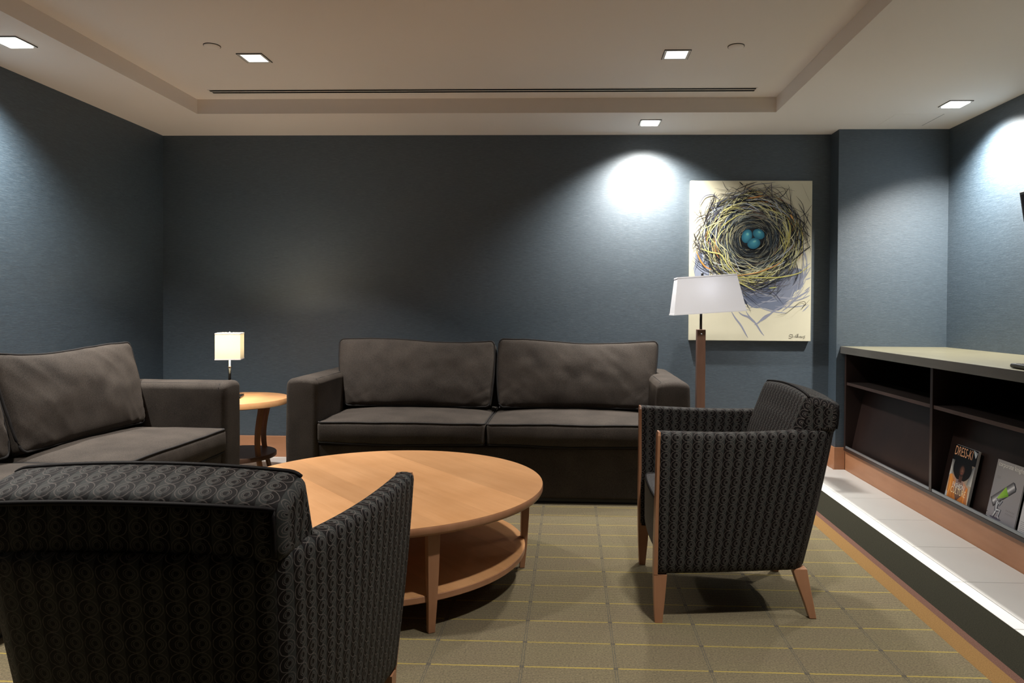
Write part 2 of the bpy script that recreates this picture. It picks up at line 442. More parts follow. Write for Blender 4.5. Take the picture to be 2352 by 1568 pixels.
# baseboards
BH = .153
def bboard(name, x0, x1, y0, y1, ax, label):
    b = MB().rbox(x0, x1, y0, y1, -.004, BH, .003, 2)
    return struct(b.build(name, M['base' if ax == 'x' else 'base_y'], wn=True), label)
bboard('baseboard_back', XL, XB, YB-.012, YB, 'x', 'orange wood baseboard along the back wall')
bboard('baseboard_left', XL, XL+.012, YF, YB-.013, 'y', 'orange wood baseboard along the left wall')
bboard('baseboard_column', XB-.012, PLX, YP-.012, YP, 'x', 'orange wood baseboard on the projecting wall section')
bboard('baseboard_column_side', XB-.012, XB, YP+.001, YB-.013, 'y', 'orange wood baseboard on the side of the wall section')

# ------------------------------------------------------------------ lights in the ceiling
def downlight(x, y, z, label, washer, energy, spread, col, aim=None):
    e = empty('recessed_downlight', (x, y, z), 0, label, 'ceiling light', 'square recessed ceiling lights')
    a, i = .068, .056
    b = MB()
    for x0, x1, y0, y1 in ((-a, a, -a, -i), (-a, a, i, a), (-a, -i, -i, i), (i, a, -i, i)): b.box(x0, x1, y0, y1, -.004, 0)
    b.build('trim_ring', M['trim'], e, smooth=False)
    g = MB()
    for x0, x1, y0, y1 in ((-a-.002, a+.002, -a-.0025, -a), (-a-.002, -a, -a, a), (a, a+.002, -a, a)): g.box(x0, x1, y0, y1, -.0045, 0)
    g.build('shadow_gap', M['groove'], e, smooth=False)
    MB().box(-i, i, -i, i, -.010 if washer else -.0016, 0).build('lens', M['lens_hot' if washer else 'lens'], e, smooth=False)  # washer lens shaped to hang lower, so its glow adds a ceiling halo
    if aim:                                   # adjustable lamp tilted at the wall
        ld = bpy.data.lights.new('washer_lamp', 'SPOT'); ld.energy = energy; ld.color = col; ld.spot_size = math.radians(spread); ld.spot_blend = 1.0; ld.shadow_soft_size = .028
        lo = bpy.data.objects.new('washer_lamp', ld); COL.objects.link(lo); lo.parent = e; lo.location = (0, 0, -.034)
        lo.rotation_euler = Vector((aim[0], aim[1], -1)).to_track_quat('-Z', 'Y').to_euler(); return e
    ld = bpy.data.lights.new('downlight_lamp', 'AREA'); ld.shape = 'SQUARE'; ld.size = 2*i*.96; ld.energy = energy; ld.color = col; ld.spread = math.radians(spread)
    lo = bpy.data.objects.new('downlight_lamp', ld); COL.objects.link(lo); lo.parent = e; lo.location = (0, 0, -.0028)
    return e
downlight(-2.679, 3.265, HC, 'glaring square downlight in the soffit above the left wall', True, E_WASH*1.1, 124, WASH_COL, (-.27, 0))
downlight(.525, 4.735, HC, 'glaring square downlight in the soffit above the painting wall', True, E_WASH, 124, WASH_COL, (0, .27))
downlight(2.321, 4.328, HC, 'glaring square downlight in the soffit above the credenza', True, E_WASH*1.5, 132, WASH_COL, (.18, -.04))
downlight(-1.73, 3.758, H2, 'left square downlight inside the ceiling recess', False, E_DOWN*1.3, 95, LIGHT_COL)
downlight(.55, 3.743, H2, 'right square downlight inside the ceiling recess', False, E_DOWN*.95, 95, LIGHT_COL)
for k, (x, y, en) in enumerate(((-1.73, 1.55, 1.5), (.55, 1.55, 1.05))):
    downlight(x, y, H2, ['square downlight above the left sofa, outside the frame', 'square downlight above the camera side of the room'][k], False, E_DOWN*en, 95, LIGHT_COL)
for k, (x, y) in enumerate(((-2.679, 1.3), (2.321, 2.6))):
    downlight(x, y, HC, ['soffit downlight above the near end of the left wall', 'soffit downlight above the middle of the credenza'][k], True, E_WASH*(.8 if k == 0 else .62), 124, WASH_COL, ((-.3, 0), (.2, 0))[k])
for x, y, lb in ((-1.873, 3.58, 'flat white sprinkler cover beside the left recess downlight'), (.839, 3.632, 'flat white sprinkler cover beside the right recess downlight')):
    e = empty('sprinkler_cover', (x, y, H2), 0, lb, 'sprinkler cover', 'round sprinkler covers in the recess')
    MB().lathe([(.040, 0), (.040, -.004), (.038, -.006), (.001, -.0065)], 40).build('disc', M['ceil'], e)
    MB().lathe([(.0425, 0), (.0425, -.003), (.0405, -.003), (.0405, 0)], 40).build('rim', M['groove'], e)
# slot diffuser
e = empty('slot_diffuser', (-.577, 4.338, H2), 0, 'long two-slot linear air vent in the ceiling recess', 'air vent')
w = 1.70
for y in (-.020, .020): MB().box(-w, w, y-.0135, y+.0135, -.0016, 0).build('slot', M['slot'], e, smooth=False)
for y in (-.036, 0, .036): MB().box(-w-.004, w+.004, y-(.0035 if y else .006), y+(.0035 if y else .006), -.0022, 0).build('blade', M['ceil'], e, smooth=False)
for x in (-1, 1): MB().box(x*(w+.002)-.003, x*(w+.002)+.003, -.036, .036, -.0022, 0).build('end_cap', M['ceil'], e, smooth=False)
e = empty('access_panel', (2.22, 4.69, HC), 0, 'flush access panel in the soffit beside the right downlight', 'access panel')
MB().box(-.15, .148, -.14, .14, -.001, 0).build('panel', M['ceil'], e, smooth=False)
MB().box(.148, .151, -.14, .14, -.0014, 0).build('gap', M['groove'], e, smooth=False)

# ------------------------------------------------------------------ carpet
e = empty('carpet', (0, 0, 0), 0, 'olive patterned carpet with an orange and dark border strip', 'carpet')
for nm, a, b, mm, z in (('field', CX0, 1.262, 'carpet', -.0004), ('orange_strip', 1.262, 1.334, 'strip_orange', -.0002), ('brown_strip', 1.334, 1.366, 'strip_brown', -.0002), ('dark_strip', 1.366, CX1, 'strip_dark', -.0001)):
    MB().box(a, b, CY0, CY1, -.0055, z).build(nm, M[mm], e, smooth=False)

# ------------------------------------------------------------------ credenza on the right
CF = 1.90                                   # carcass front
cy_a, cy_b = 1.20, YP-.03                    # along the wall
bay = [4.885, 3.735, 2.585, 1.435]
struct(MB().rbox(PLX, PLX+.018, cy_a, YP-.013, -.004, .137, .002, 2).build('baseboard_right', M['base_y'], wn=True), 'orange wood plinth board below the credenza')
cr = empty('credenza', (CF, (cy_a+cy_b)/2, 0), 0, 'dark espresso built-in credenza with open magazine bays', 'cabinet')
oy = (cy_a+cy_b)/2
def cpart(nm, x0, x1, y0, y1, z0, z1, m='espresso', r=.0015):
    o = MB().rbox(x0-CF, x1-CF, y0-oy, y1-oy, z0, z1, r, 2).build(nm, M[m], cr, wn=True); return o
cpart('bottom_panel', CF, XR-.012, bay[3]-.02, 4.90, .137, .157)
cpart('back_panel', XR-.035, XR-.013, bay[3]-.02, 4.90, .1575, .808)
for k, y in enumerate(bay):
    cpart('end_panel' if k in (0, 3) else 'divider', CF, XR-.036, y-.013, y+.013, .1575, .808, 'espresso')
for k in range(3):
    y1, y0 = bay[k]-.0135, bay[k+1]+.0135
    sf_ = cpart('shelf', CF+.009, 2.16, y0, y1, .594, .611, 'espresso_shaded')
    MB().rbox(.006, .0088, y0-oy, y1-oy, .593, .612, .0008, 1).build('edge_band', M['espresso_y'], sf_, wn=True)
    b = MB().prism([(1.945-CF, .158), (1.958-CF, .158), (2.048-CF, .592), (2.035-CF, .592)], y0-oy, y1-oy, 'y')
    b.build('display_board', M['espresso'], cr, smooth=False)
    ra = MB().rbox(CF-CF+.002, .010, y0-oy, y1-oy, .1575, .172, .001, 2); ra.build('lip_rail', M['rail'], cr, wn=True)
# worktop
wt = empty('worktop', (2.24, 3.0, .81), 0, 'grey-green laminate worktop on the dark credenza', 'worktop')
MB().rbox(1.882-2.24, XR-.001-2.24, cy_a-3.0, YP-.001-3.0, 0, .0475, .002, 2).build('slab', M['counter'], wt, wn=True)
MB().rbox(1.879-2.24, 1.8818-2.24, cy_a-3.0, YP-.001-3.0, -.001, .0475, .001, 1).build('edge_band', M['counter_edge'], wt, wn=True)

# remote control
rm = empty('remote_control', (1.935, 3.02, .858), math.radians(-6), 'black remote control lying near the worktop edge', 'remote control')
MB().rbox(-.022, .022, -.105, .105, .001, .021, .009, 3, (2, 6, 1)).build('body', M['black'], rm)
for k in range(9):
    for j in (-1, 0, 1): MB().rbox(j*.011-.0035, j*.011+.0035, -.08+k*.017, -.073+k*.017, .0205, .0225, .001, 1).build('button', M['groove'], rm)
# wall television, tilted forward, its far edge just inside the frame
tv = empty('television', (2.53, 3.42, 1.50), 0, 'black flat television on the right wall, cut by the frame', 'television')
tb = MB().rbox(-.02, .02, -.53, .53, -.27, .27, .006, 2).build('housing', M['black'], tv, wn=True, rot=(0, math.radians(-9), 0))
ts = MB().rbox(-.0215, -.0195, -.515, .515, -.255, .255, .0008, 1).build('screen', M['screen'], tv, wn=True, rot=(0, math.radians(-9), 0))
MB().rbox(.012, .056, -.10, .10, -.08, .08, .003, 2).build('bracket', M['blackmetal'], tv, wn=True)

# ---------------------------------------------------- flat print helper (local u right, v up, small offset out of the page)
class Print:
    def __init__(s): s.b = MB(); s.k = 0
    def z(s): s.k += 1; return s.k*4e-6
    def poly(s, pts, col):
        z = s.z(); n = len(pts)
        c = [col]*n if not isinstance(col, list) else col
        s.b.add([(u, v, z) for u, v in pts], [tuple(range(n))], None, [c])
    def ell(s, cx, cy, rx, ry, col, rot=0, col2=None, off=(0, 0), n=28):
        z = s.z(); V = [(cx+off[0], cy+off[1], z)]; ca, sa = math.cos(rot), math.sin(rot)
        for i in range(n):
            a = 2*math.pi*i/n; x, y = rx*math.cos(a), ry*math.sin(a); V.append((cx+x*ca-y*sa, cy+x*sa+y*ca, z))
        c2 = col2 or col
        s.b.add(V, [(0, 1+i, 1+(i+1) % n) for i in range(n)], None, [[c2, col, col] for i in range(n)])
    def stroke(s, pts, w, col, col2=None, taper=True):
        z = s.z(); N = len(pts); L = []; R_ = []
        for i, (x, y) in enumerate(pts):
            a = pts[max(0, i-1)]; b = pts[min(N-1, i+1)]; dx, dy = b[0]-a[0], b[1]-a[1]; l = math.hypot(dx, dy) or 1
            t = i/(N-1); ww = w*(.25+.75*math.sin(math.pi*min(1, max(0, t)))**.6) if taper else w
            L.append((x-dy/l*ww/2, y+dx/l*ww/2)); R_.append((x+dy/l*ww/2, y-dx/l*ww/2))
        V = [(x, y, z) for x, y in L]+[(x, y, z) for x, y in R_]
        c2 = col2 or col; mx = lambda t: tuple(col[k]*(1-t)+c2[k]*t for k in range(3))
        s.b.add(V, [(i, N+i, N+i+1, i+1) for i in range(N-1)], None, [[mx(i/(N-1)), mx(i/(N-1)), mx((i+1)/(N-1)), mx((i+1)/(N-1))] for i in range(N-1)])
def text_part(txt, size, width, loc, m, parent, name='lettering', align='LEFT', shear=0):
    c = bpy.data.curves.new('txt', 'FONT'); c.body = txt; c.size = size; c.align_x = align; c.shear = shear; c.resolution_u = 3; c.extrude = 0
    t = bpy.data.objects.new('txt', c); COL.objects.link(t)
    me = bpy.data.meshes.new_from_object(t.evaluated_get(bpy.context.evaluated_depsgraph_get())); bpy.data.objects.remove(t); bpy.data.curves.remove(c)
    sx = width/max(v.co.x for v in me.vertices)
    for v in me.vertices: v.co.x *= sx
    me.materials.clear(); me.materials.append(m)
    o = bpy.data.objects.new(name, me); COL.objects.link(o); o.parent = parent; o.location = loc
    return o

# ------------------------------------------------------------------ magazines in the rack
ink_o = plain('orange_ink', srgb(206, 150, 112), .35); ink_w = plain('white_ink', srgb(228, 226, 220), .35); ink_y = plain('cream_ink', srgb(236, 214, 170), .35); ink_g = plain('grey_ink', srgb(120, 120, 124), .4)
def magazine(y_left, w, h, thick, label, draw):
    """stands in the rack, cover facing -x, leaning on the board; local u runs towards the camera"""
    lean = math.radians(11.7)
    e = empty('magazine', (1.9165, y_left, .1590), 0, label, 'magazine', 'magazines in the credenza rack')
    # local frame: u -> -y, v -> up leaning to +x, out -> -x
    R = Matrix(((0, math.sin(lean), -math.cos(lean)), (-1, 0, 0), (0, math.cos(lean), math.sin(lean))))
    e.rotation_euler = R.to_euler()
    MB().rbox(.0005, w-.0005, .0005, h-.0005, -thick, -.0006, .0006, 1).build('pages', M['paper'], e, wn=True)
    MB().box(0, w, 0, h, -.0006, -.0002).build('cover', M['print_base'], e, smooth=False)
    p = Print(); draw(p, w, h, e); p.b.build('cover_print', M['print'], e, smooth=False)
    return e
M['print_base'] = plain('cover_stock', (.05, .05, .055), .25)
def draw_fashion(p, w, h, e):
    bg1, bg2 = srgb(10, 11, 12), srgb(206, 204, 198)
    p.poly([(0, 0), (w, 0), (w, h), (0, h)], [srgb(190, 165, 140), srgb(205, 190, 170), srgb(20, 22, 24), srgb(60, 62, 64)])
    p.poly([(0, h*.70), (w, h*.72), (w, h), (0, h)], [bg1]*4)
    p.poly([(0, .42*h), (.15*w, .42*h), (.12*w, .72*h), (0, .72*h)], [bg2, srgb(120, 120, 118), srgb(50, 50, 50), srgb(120, 120, 120)])
    p.poly([(.8*w, .36*h), (w, .36*h), (w, .72*h), (.88*w, .66*h)], [srgb(120, 120, 118), bg2, srgb(120, 122, 124), srgb(40, 42, 44)])
    p.ell(.5*w, .62*h, .40*w, .24*h, srgb(10, 10, 11))                    # hair
    p.ell(.5*w, .62*h, .40*w, .17*h, srgb(9, 9, 10))
    p.poly([(.06*w, 0), (.98*w, 0), (.90*w, .30*h), (.66*w, .40*h), (.34*w, .40*h), (.12*w, .46*h), (.03*w, .44*h)], [srgb(176, 104, 44)]*3+[srgb(196, 150, 130), srgb(150, 128, 120)]+[srgb(214, 138, 60)]*2)
    p.poly([(.36*w, .40*h), (.66*w, .40*h), (.72*w, .16*h), (.5*w, .0), (.34*w, .2*h)], [srgb(120, 110, 112), srgb(150, 125, 115), srgb(96, 66, 52), srgb(70, 42, 32), srgb(128, 100, 92)])
    p.stroke([(.1*w, .0), (.14*w, .22*h), (.10*w, .44*h)], .05*w, srgb(232, 160, 70)); p.stroke([(.82*w, 0), (.80*w, .18*h), (.88*w, .32*h)], .07*w, srgb(228, 140, 58))
    p.stroke([(.3*w, .0), (.3*w, .2*h), (.22*w, .40*h)], .04*w, srgb(150, 84, 36)); p.stroke([(.66*w, .02*h), (.74*w, .14*h), (.72*w, .34*h)], .05*w, srgb(206, 122, 50))
    p.poly([(.44*w, .36*h), (.58*w, .36*h), (.58*w, .48*h), (.44*w, .48*h)], [srgb(74, 48, 40)]*4)
    p.ell(.51*w, .57*h, .115*w, .105*h, srgb(40, 26, 22), 0, srgb(112, 76, 62), (.02*w, .0))   # face
    p.stroke([(.43*w, .595*h), (.485*w, .6*h)], .012*w, srgb(14, 10, 10)); p.stroke([(.53*w, .6*h), (.59*w, .595*h)], .012*w, srgb(14, 10, 10))
    p.stroke([(.51*w, .6*h), (.505*w, .555*h), (.525*w, .55*h)], .012*w, srgb(150, 110, 92)); p.stroke([(.475*w, .515*h), (.51*w, .52*h), (.55*w, .515*h)], .022*w, srgb(150, 70, 62))
    p.poly([(.80*w, h*.995), (.995*w, h*.965), (.94*w, .86*h)], [srgb(150, 156, 158), srgb(90, 94, 98), srgb(200, 204, 206)])   # turned corner
    p.poly([(.0, .0), (.075*w, .0), (.075*w, .12*h), (.0, .12*h)], [srgb(200, 204, 208)]*4)
    for k in range(7): p.poly([(.01*w, .008*h+k*.016*h), (.05*w, .008*h+k*.016*h), (.05*w, .014*h+k*.016*h), (.01*w, .014*h+k*.016*h)], [srgb(40, 40, 44)]*4)
    text_part('DRESS-KI', .066, .78*w, (.03*w, .815*h, .0009), ink_o, e)
    text_part('FASHION', .034, .52*w, (.24*w, .245*h, .0009), ink_w, e, shear=.0); text_part('CULTURE', .044, .66*w, (.20*w, .135*h, .0009), ink_y, e, shear=.0)
def draw_battery(p, w, h, e):
    g1, g2 = srgb(150, 147, 147), srgb(166, 162, 161)
    p.poly([(0, 0), (w, 0), (w, h), (0, h)], [srgb(138, 138, 146), srgb(138, 138, 146), g2, g1])
    # battery: a cylinder lying obliquely
    a = math.radians(38); ux, uy = math.cos(a), math.sin(a); cx, cy = .42*w, .47*h; L, Rr = .40*w, .115*w
    for k in range(10):
        t0, t1 = -1+k*.2, -1+(k+1)*.2; sh = [60, 92, 120, 140, 200, 215, 160, 130, 108, 90][k]
        q = lambda s_, t: (cx+ux*s_*L-uy*t*Rr, cy+uy*s_*L+ux*t*Rr)
        p.poly([q(-1, t0), q(1, t0), q(1, t1), q(-1, t1)], [srgb(sh, sh, sh+4)]*4)
    q = lambda s_, t: (cx+ux*s_*L-uy*t*Rr, cy+uy*s_*L+ux*t*Rr)
    p.poly([q(-.95, -.95), q(-1, -1), q(-1, 1), q(-.95, .95)], [srgb(40, 40, 46)]*4)
    p.poly([q(1, -.95), q(1.1, -.55), q(1.1, .55), q(1, .95)], [srgb(30, 30, 36), srgb(60, 60, 66), srgb(90, 90, 96), srgb(60, 60, 66)])
    p.poly([q(.38, -.98), q(.38, .98), q(-.62, .0), q(-.1, -.6)], [srgb(96, 150, 44), srgb(150, 196, 70), srgb(160, 200, 90), srgb(110, 160, 50)])
    p.poly([q(.34, -.6), q(.34, .5), q(-.2, .0)], [srgb(120, 178, 60), srgb(136, 190, 66), srgb(150, 200, 80)])
    # crouching silver figure holding it up
    s_, d_ = srgb(196, 200, 206), srgb(58, 60, 72)
    p.ell(.33*w, .055*h, .20*w, .018*h, srgb(84, 82, 98))
    for pts, ww in (([(.30, .33), (.29, .24), (.31, .16)], .12), ([(.31, .19), (.44, .20), (.40, .09)], .085), ([(.30, .16), (.25, .09), (.22, .065)], .08), ([(.40, .09), (.46, .06)], .06), ([(.33, .33), (.38, .28), (.45, .37)], .06), ([(.27, .33), (.24, .37)], .06)):
        pp = [(x*w, y*h) for x, y in pts]; p.stroke(pp, ww*w, d_, None, False); p.stroke([(x-.008*w, y+.004*h) for x, y in pp], ww*w*.55, s_, srgb(150, 154, 164), False)
    p.ell(.345*w, .31*h, .045*w, .03*h, d_, 0, s_)
    for r in range(2):                                                    # soft grey caption block, not legible in the photo
        for k in range(6): p.stroke([(.62*w+k*.05*w, (.235-.05*r)*h), (.645*w+k*.05*w, (.262-.05*r)*h), (.65*w+k*.05*w, (.235-.05*r)*h)], .010*w, srgb(122, 120, 122), None, False)
    for k in range(4): p.stroke([(.10*w, (.73-.012*k)*h), (.22*w, (.73-.012*k)*h)], .006*w, srgb(134, 132, 132), None, False)
    for k in range(8): p.poly([(0, (.02+.012*k)*h), (.04*w, (.02+.012*k)*h), (.04*w, (.027+.012*k)*h), (0, (.027+.012*k)*h)], [srgb(30, 30, 30) if k % 2 else srgb(220, 220, 220)]*4)
    text_part('corporate knights', .030, .92*w, (.06*w, .90*h, .0009), ink_w, e)
def draw_plain(p, w, h, e):
    p.poly([(0, 0), (w, 0), (w, h), (0, h)], [srgb(196, 196, 200)]*4)
    for k in range(6): p.stroke([(.05*w, (.05+.03*k)*h), (.5*w, (.05+.03*k)*h)], .008*w, srgb(120, 120, 126), None, False)
magazine(3.625, .198, .275, .014, 'fashion magazine with an orange-clad portrait on the cover', draw_fashion)
magazine(3.272, .205, .275, .006, 'grey magazine showing a silver and green battery', draw_battery)
magazine(3.045, .20, .26, .006, 'pale magazine cut off by the right frame edge', draw_plain)

# ------------------------------------------------------------------ sofas
def wrinkle(p, k, amt=.006, sc=5.0):
    return amt*(noise.noise(Vector((p[0]*sc+k*9.1, p[1]*sc*1.3, p[2]*sc*1.7+k)))+.5*noise.noise(Vector((p[0]*sc*2.3+k, p[1]*sc*2.1, p[2]*sc*3.1))))
def perimeter(hx, hy, r, n=10, m=14):
    pts = []
    for cx, cy, a0 in ((hx-r, hy-r, 0), (-hx+r, hy-r, 90), (-hx+r, -hy+r, 180), (hx-r, -hy+r, 270)):
        for i in range(n+1): a = math.radians(a0+90*i/n); pts.append((cx+r*math.cos(a), cy+r*math.sin(a)))
    out = []
    for i in range(len(pts)):
        a, b = pts[i], pts[(i+1) % len(pts)]; d = math.hypot(b[0]-a[0], b[1]-a[1]); k = max(1, int(d/.03))
        for j in range(k): out.append((a[0]+(b[0]-a[0])*j/k, a[1]+(b[1]-a[1])*j/k))
    return out
def sofa(name, label, loc, rz, seed, Wd=2.29):
    """front at y=0 facing -y, back at y=D; width along x centred"""
    e = empty(name, loc, rz, label, 'sofa', 'matching charcoal two-cushion sofas')
    D, AW, AH = .92, .178, .700
    hw = Wd/2
    # arms: slabs with softly rounded edges
    for sgn in (-1, 1):
        c = sgn*(hw-AW/2)
        def df(p, c=c, sgn=sgn):
            k = seed+sgn
            t = min(1, max(0, p.z/AH)); b = .006*math.sin(math.pi*t)*((p.x-c)/(AW/2))
            w = wrinkle(p, k, .003, 6)
            return (p.x+b+w*.6, p.y+w*.4, p.z-(.012*(abs(p.x-c)/(AW/2))**2 if p.z > AH-.05 else 0)+(w*.5 if p.z > .3 else 0))
        a = MB().rbox(c-AW/2, c+AW/2, 0, D, .012, AH, .030, 4, (4, 18, 12), df).build('arm', M['sofa'], e)
        # seam round the front panel of the arm
        s_ = -sgn
        MB().tube([(c+s_*(AW/2-.001), .040, .05), (c+s_*(AW/2+.003), .040, AH*.5), (c+s_*(AW/2-.0008), .040, AH-.034), (c+s_*(AW/2-.014), .040, AH-.013), (c+s_*(AW/2-.035), .040, AH-.006)], .0028, 6).build('seam', M['piping'], a)
        MB().tube([(c+s_*(AW/2-.022), .045, AH-.010), (c+s_*(AW/2-.022), D*.5, AH-.009), (c+s_*(AW/2-.022), D-.04, AH-.009)], .0022, 6).build('seam', M['piping'], a)
    iw = hw-AW
    # base front and plinth
    MB().rbox(-iw+.002, iw-.002, .010, D-.02, .03, .325, .018, 3, (10, 4, 5), lambda p: (p.x, p.y+(.012*math.sin(p.z*9)+wrinkle(p, seed+5, .004, 5) if p.y < .1 else 0), p.z)).build('base', M['sofa'], e)
    MB().rbox(-hw+.03, hw-.03, .04, D-.04, 0, .03, .003, 1).build('plinth', M['black'], e)
    # back frame
    MB().rbox(-iw+.001, iw-.001, D-.20, D, .03, .735, .035, 4, (12, 3, 8), lambda p: (p.x, p.y+wrinkle(p, seed+7, .003), p.z)).build('back_frame', M['sofa'], e)
    # seat cushions
    gap = .006
    for k, (x0, x1) in enumerate(((-iw+.004, -gap/2), (gap/2, iw-.004))):
        cx, hx = (x0+x1)/2, (x1-x0)/2; y0, y1 = -.008, .70; cyy, hy = (y0+y1)/2, (y1-y0)/2; z0, z1 = .330, .452
        def sag(p, k=k, cx=cx, hx=hx, cyy=cyy, hy=hy, z0=z0, z1=z1):
            u = (p.x-cx)/hx; v = (p.y-cyy)/hy; t = (p.z-z0)/(z1-z0)
            q = max(0, 1-u*u)*max(0, 1-v*v)
            dz = (.030*q**.6)*t - (.010*(1-abs(v)))*(1-t)*(1-u*u)*.6
            if v < 0: dz += -.010*(v*v)*(1-t)*(1-abs(u))
            w = wrinkle(p, seed+20+k, .004, 4.5)
            bulge = -.012*math.sin(math.pi*max(0, min(1, t)))*max(0, 1-u*u)**.5 if v < -.9 else 0
            return (p.x+w*.2, p.y+bulge+w*.3, p.z+dz+w*.8)
        cu = MB().rbox(x0, x1, y0, y1, z0, z1, .022, 4, (22, 16, 3), sag).build('seat_cushion', M['sofa'], e)
        for zz, nm in ((z1-.004, 'piping'), (z0+.004, 'piping')):
            path = [sag(Vector((cx+px, cyy+py, zz))) for px, py in perimeter(hx-.004, hy-.004, .024)]
            MB().tube(path, .0048, 6, True).build(nm, M['piping'], cu)
    # back cushions, leaning
    for k, (x0, x1) in enumerate(((-iw-.035, -.006), (.008, iw+.045))):
        cx, hx = (x0+x1)/2, (x1-x0)/2; hz = .214; z0 = .468; th = .105; og = -1 if k == 0 else 1
        lean = math.radians(17)
        def puf(p, k=k, cx=cx, hx=hx, hz=hz, th=th, og=og):
            u = (p.x-cx)/hx; v = (p.z-hz)/hz; t = p.y/th      # t -1 front .. 1 back
            q = (max(0, 1-u*u)*max(0, 1-v*v))**.55
            yy = p.y*(.50+.62*q)
            pinch = .016*(v*v)*math.copysign(1, -u)*abs(u)**5 + .008*u*v
            w = wrinkle(p, seed+40+k, .014, 4.2)
            # pulled creases in the lower corners and under the top edge
            cr = 0
            if p.y < 0:
                fold = abs(noise.noise(Vector((u*4.2+v*1.6+seed*1.7, v*.8+k*3.1, seed+k))))-.22
                cr = .030*fold*(.35*max(0, v+.1)+max(0, abs(u)-.25)*max(0, .25-v)*1.3)
                cr += .030*(abs(noise.noise(Vector((u*9-v*5+seed, u*1.5+v*2, k+7))))-.2)*max(0, abs(u)-.45)*max(0, -v)*1.6
            zz = p.z + .012*math.sin(u*3+seed+k)*max(0, v)**2*(1 if v > .5 else .6) + .010*u*u*max(0, v)
            x = p.x+pinch+og*.030*v*max(0, og*u); y = yy+w*.8*q+cr*q**.3; z = zz+w*.3
            return (x, y, z)
        def place(q):
            x, y, z = q; c_, s_ = math.cos(lean), math.sin(lean)
            return (x, .435+.050+y*c_+z*s_*1.0, z0+z*c_-y*s_)
        cu = MB().rbox(x0, x1, -th, th, 0, 2*hz, .03, 4, (64, 3, 34), lambda p: place(puf(p))).build('back_cushion', M['sofa'], e)
        for sy in (-1, 1):
            path = []
            for px, pz in perimeter(hx-.003, hz-.003, .03):
                path.append(place(puf(Vector((cx+px, sy*(th-.012), hz+pz)))))
            MB().tube(path, .0055, 6, True).build('piping', M['piping'], cu)
    return e
sofa('sofa', 'long charcoal sofa against the back wall below the wash of light', (-.4735, 3.91, 0), 0, 3)
sofa('sofa', 'charcoal sofa along the left wall, cut off by the frame', (-1.835, 2.780, 0), math.radians(90), 11, 2.10)

# ------------------------------------------------------------------ coffee table
tc_x, tc_y, tR, tz = -.756, 2.834, .647, .385
ct = empty('coffee_table', (tc_x, tc_y, 0), 0, 'large round maple coffee table with a lower shelf', 'coffee table')
pa = math.radians(-48)
def plank_disc(R, z0, z1, cuts, parent, mm):
    for a, b in zip(cuts[:-1], cuts[1:]):
        pts = []; n = 22; a2, b2 = a+.00006, b-.00006
        xa = math.sqrt(max(0, R*R-a2*a2)); xb = math.sqrt(max(0, R*R-b2*b2))
        t0, t1 = math.atan2(a2, xa), math.atan2(b2, xb)
        right = [(R*math.cos(t0+(t1-t0)*i/n), R*math.sin(t0+(t1-t0)*i/n)) for i in range(n+1)]
        left = [(-x, y) for x, y in reversed(right)]
        poly = right+left
        # remove coincident points at the pole
        P_ = [poly[0]]
        for q in poly[1:]:
            if math.hypot(q[0]-P_[-1][0], q[1]-P_[-1][1]) > 1e-5: P_.append(q)
        if math.hypot(P_[0][0]-P_[-1][0], P_[0][1]-P_[-1][1]) < 1e-5: P_.pop()
        o = MB().prism(P_, z0, z1).build('plank', mm, parent, smooth=False, rot=(0, 0, pa))
def cutlist(R, wmin, wmax):
    c = [-R+.0004]; 
    while c[-1] < R-wmax*.9: c.append(c[-1]+random.uniform(wmin, wmax))
    c.append(R-.0004); return c
top = MB().lathe([(tR-.012, tz-.032), (tR-.003, tz-.030), (tR+.0012, tz-.022), (tR+.0012, tz-.004), (tR-.001, tz-.0006), (tR-.004, tz-.0006)], 128).build('table_top', M['maple_z'], ct, angle=50)
plank_disc(tR-.0005, tz-.020, tz, cutlist(tR, .09, .135), top, M['maple'])
sR, sz = .575, .130
sh = MB().lathe([(sR-.004, sz-.026), (sR+.0012, sz-.022), (sR+.0012, sz-.003), (sR-.002, sz-.0006)], 112).build('shelf', M['maple_z'], ct, angle=50)
plank_disc(sR-.0005, sz-.018, sz, cutlist(sR, .11, .15), sh, M['maple'])
for k in range(5):
    an = math.radians(-59.5+72*k)
    b = MB(); V = []; secs = [(0, .012, .0105, .570), (.10, .0155, .013, .577), (.22, .0195, .0155, .581), (.354, .0225, .018, .583)]
    for z, hw, hd, r in secs:
        for sx, sy in ((-1, -1), (1, -1), (1, 1), (-1, 1)): V.append((r+sx*hd, sy*hw, z))
    Fc = [(3, 2, 1, 0), (12, 13, 14, 15)]
    for i in range(3):
        for j in range(4): Fc.append((i*4+j, i*4+(j+1) % 4, i*4+4+(j+1) % 4, i*4+4+j))
    o = b.add(V, Fc).build('leg', M['maple_z'], ct, smooth=False, rot=(0, 0, an))
    bv = o.modifiers.new('bevel', 'BEVEL'); bv.width = .002; bv.segments = 2

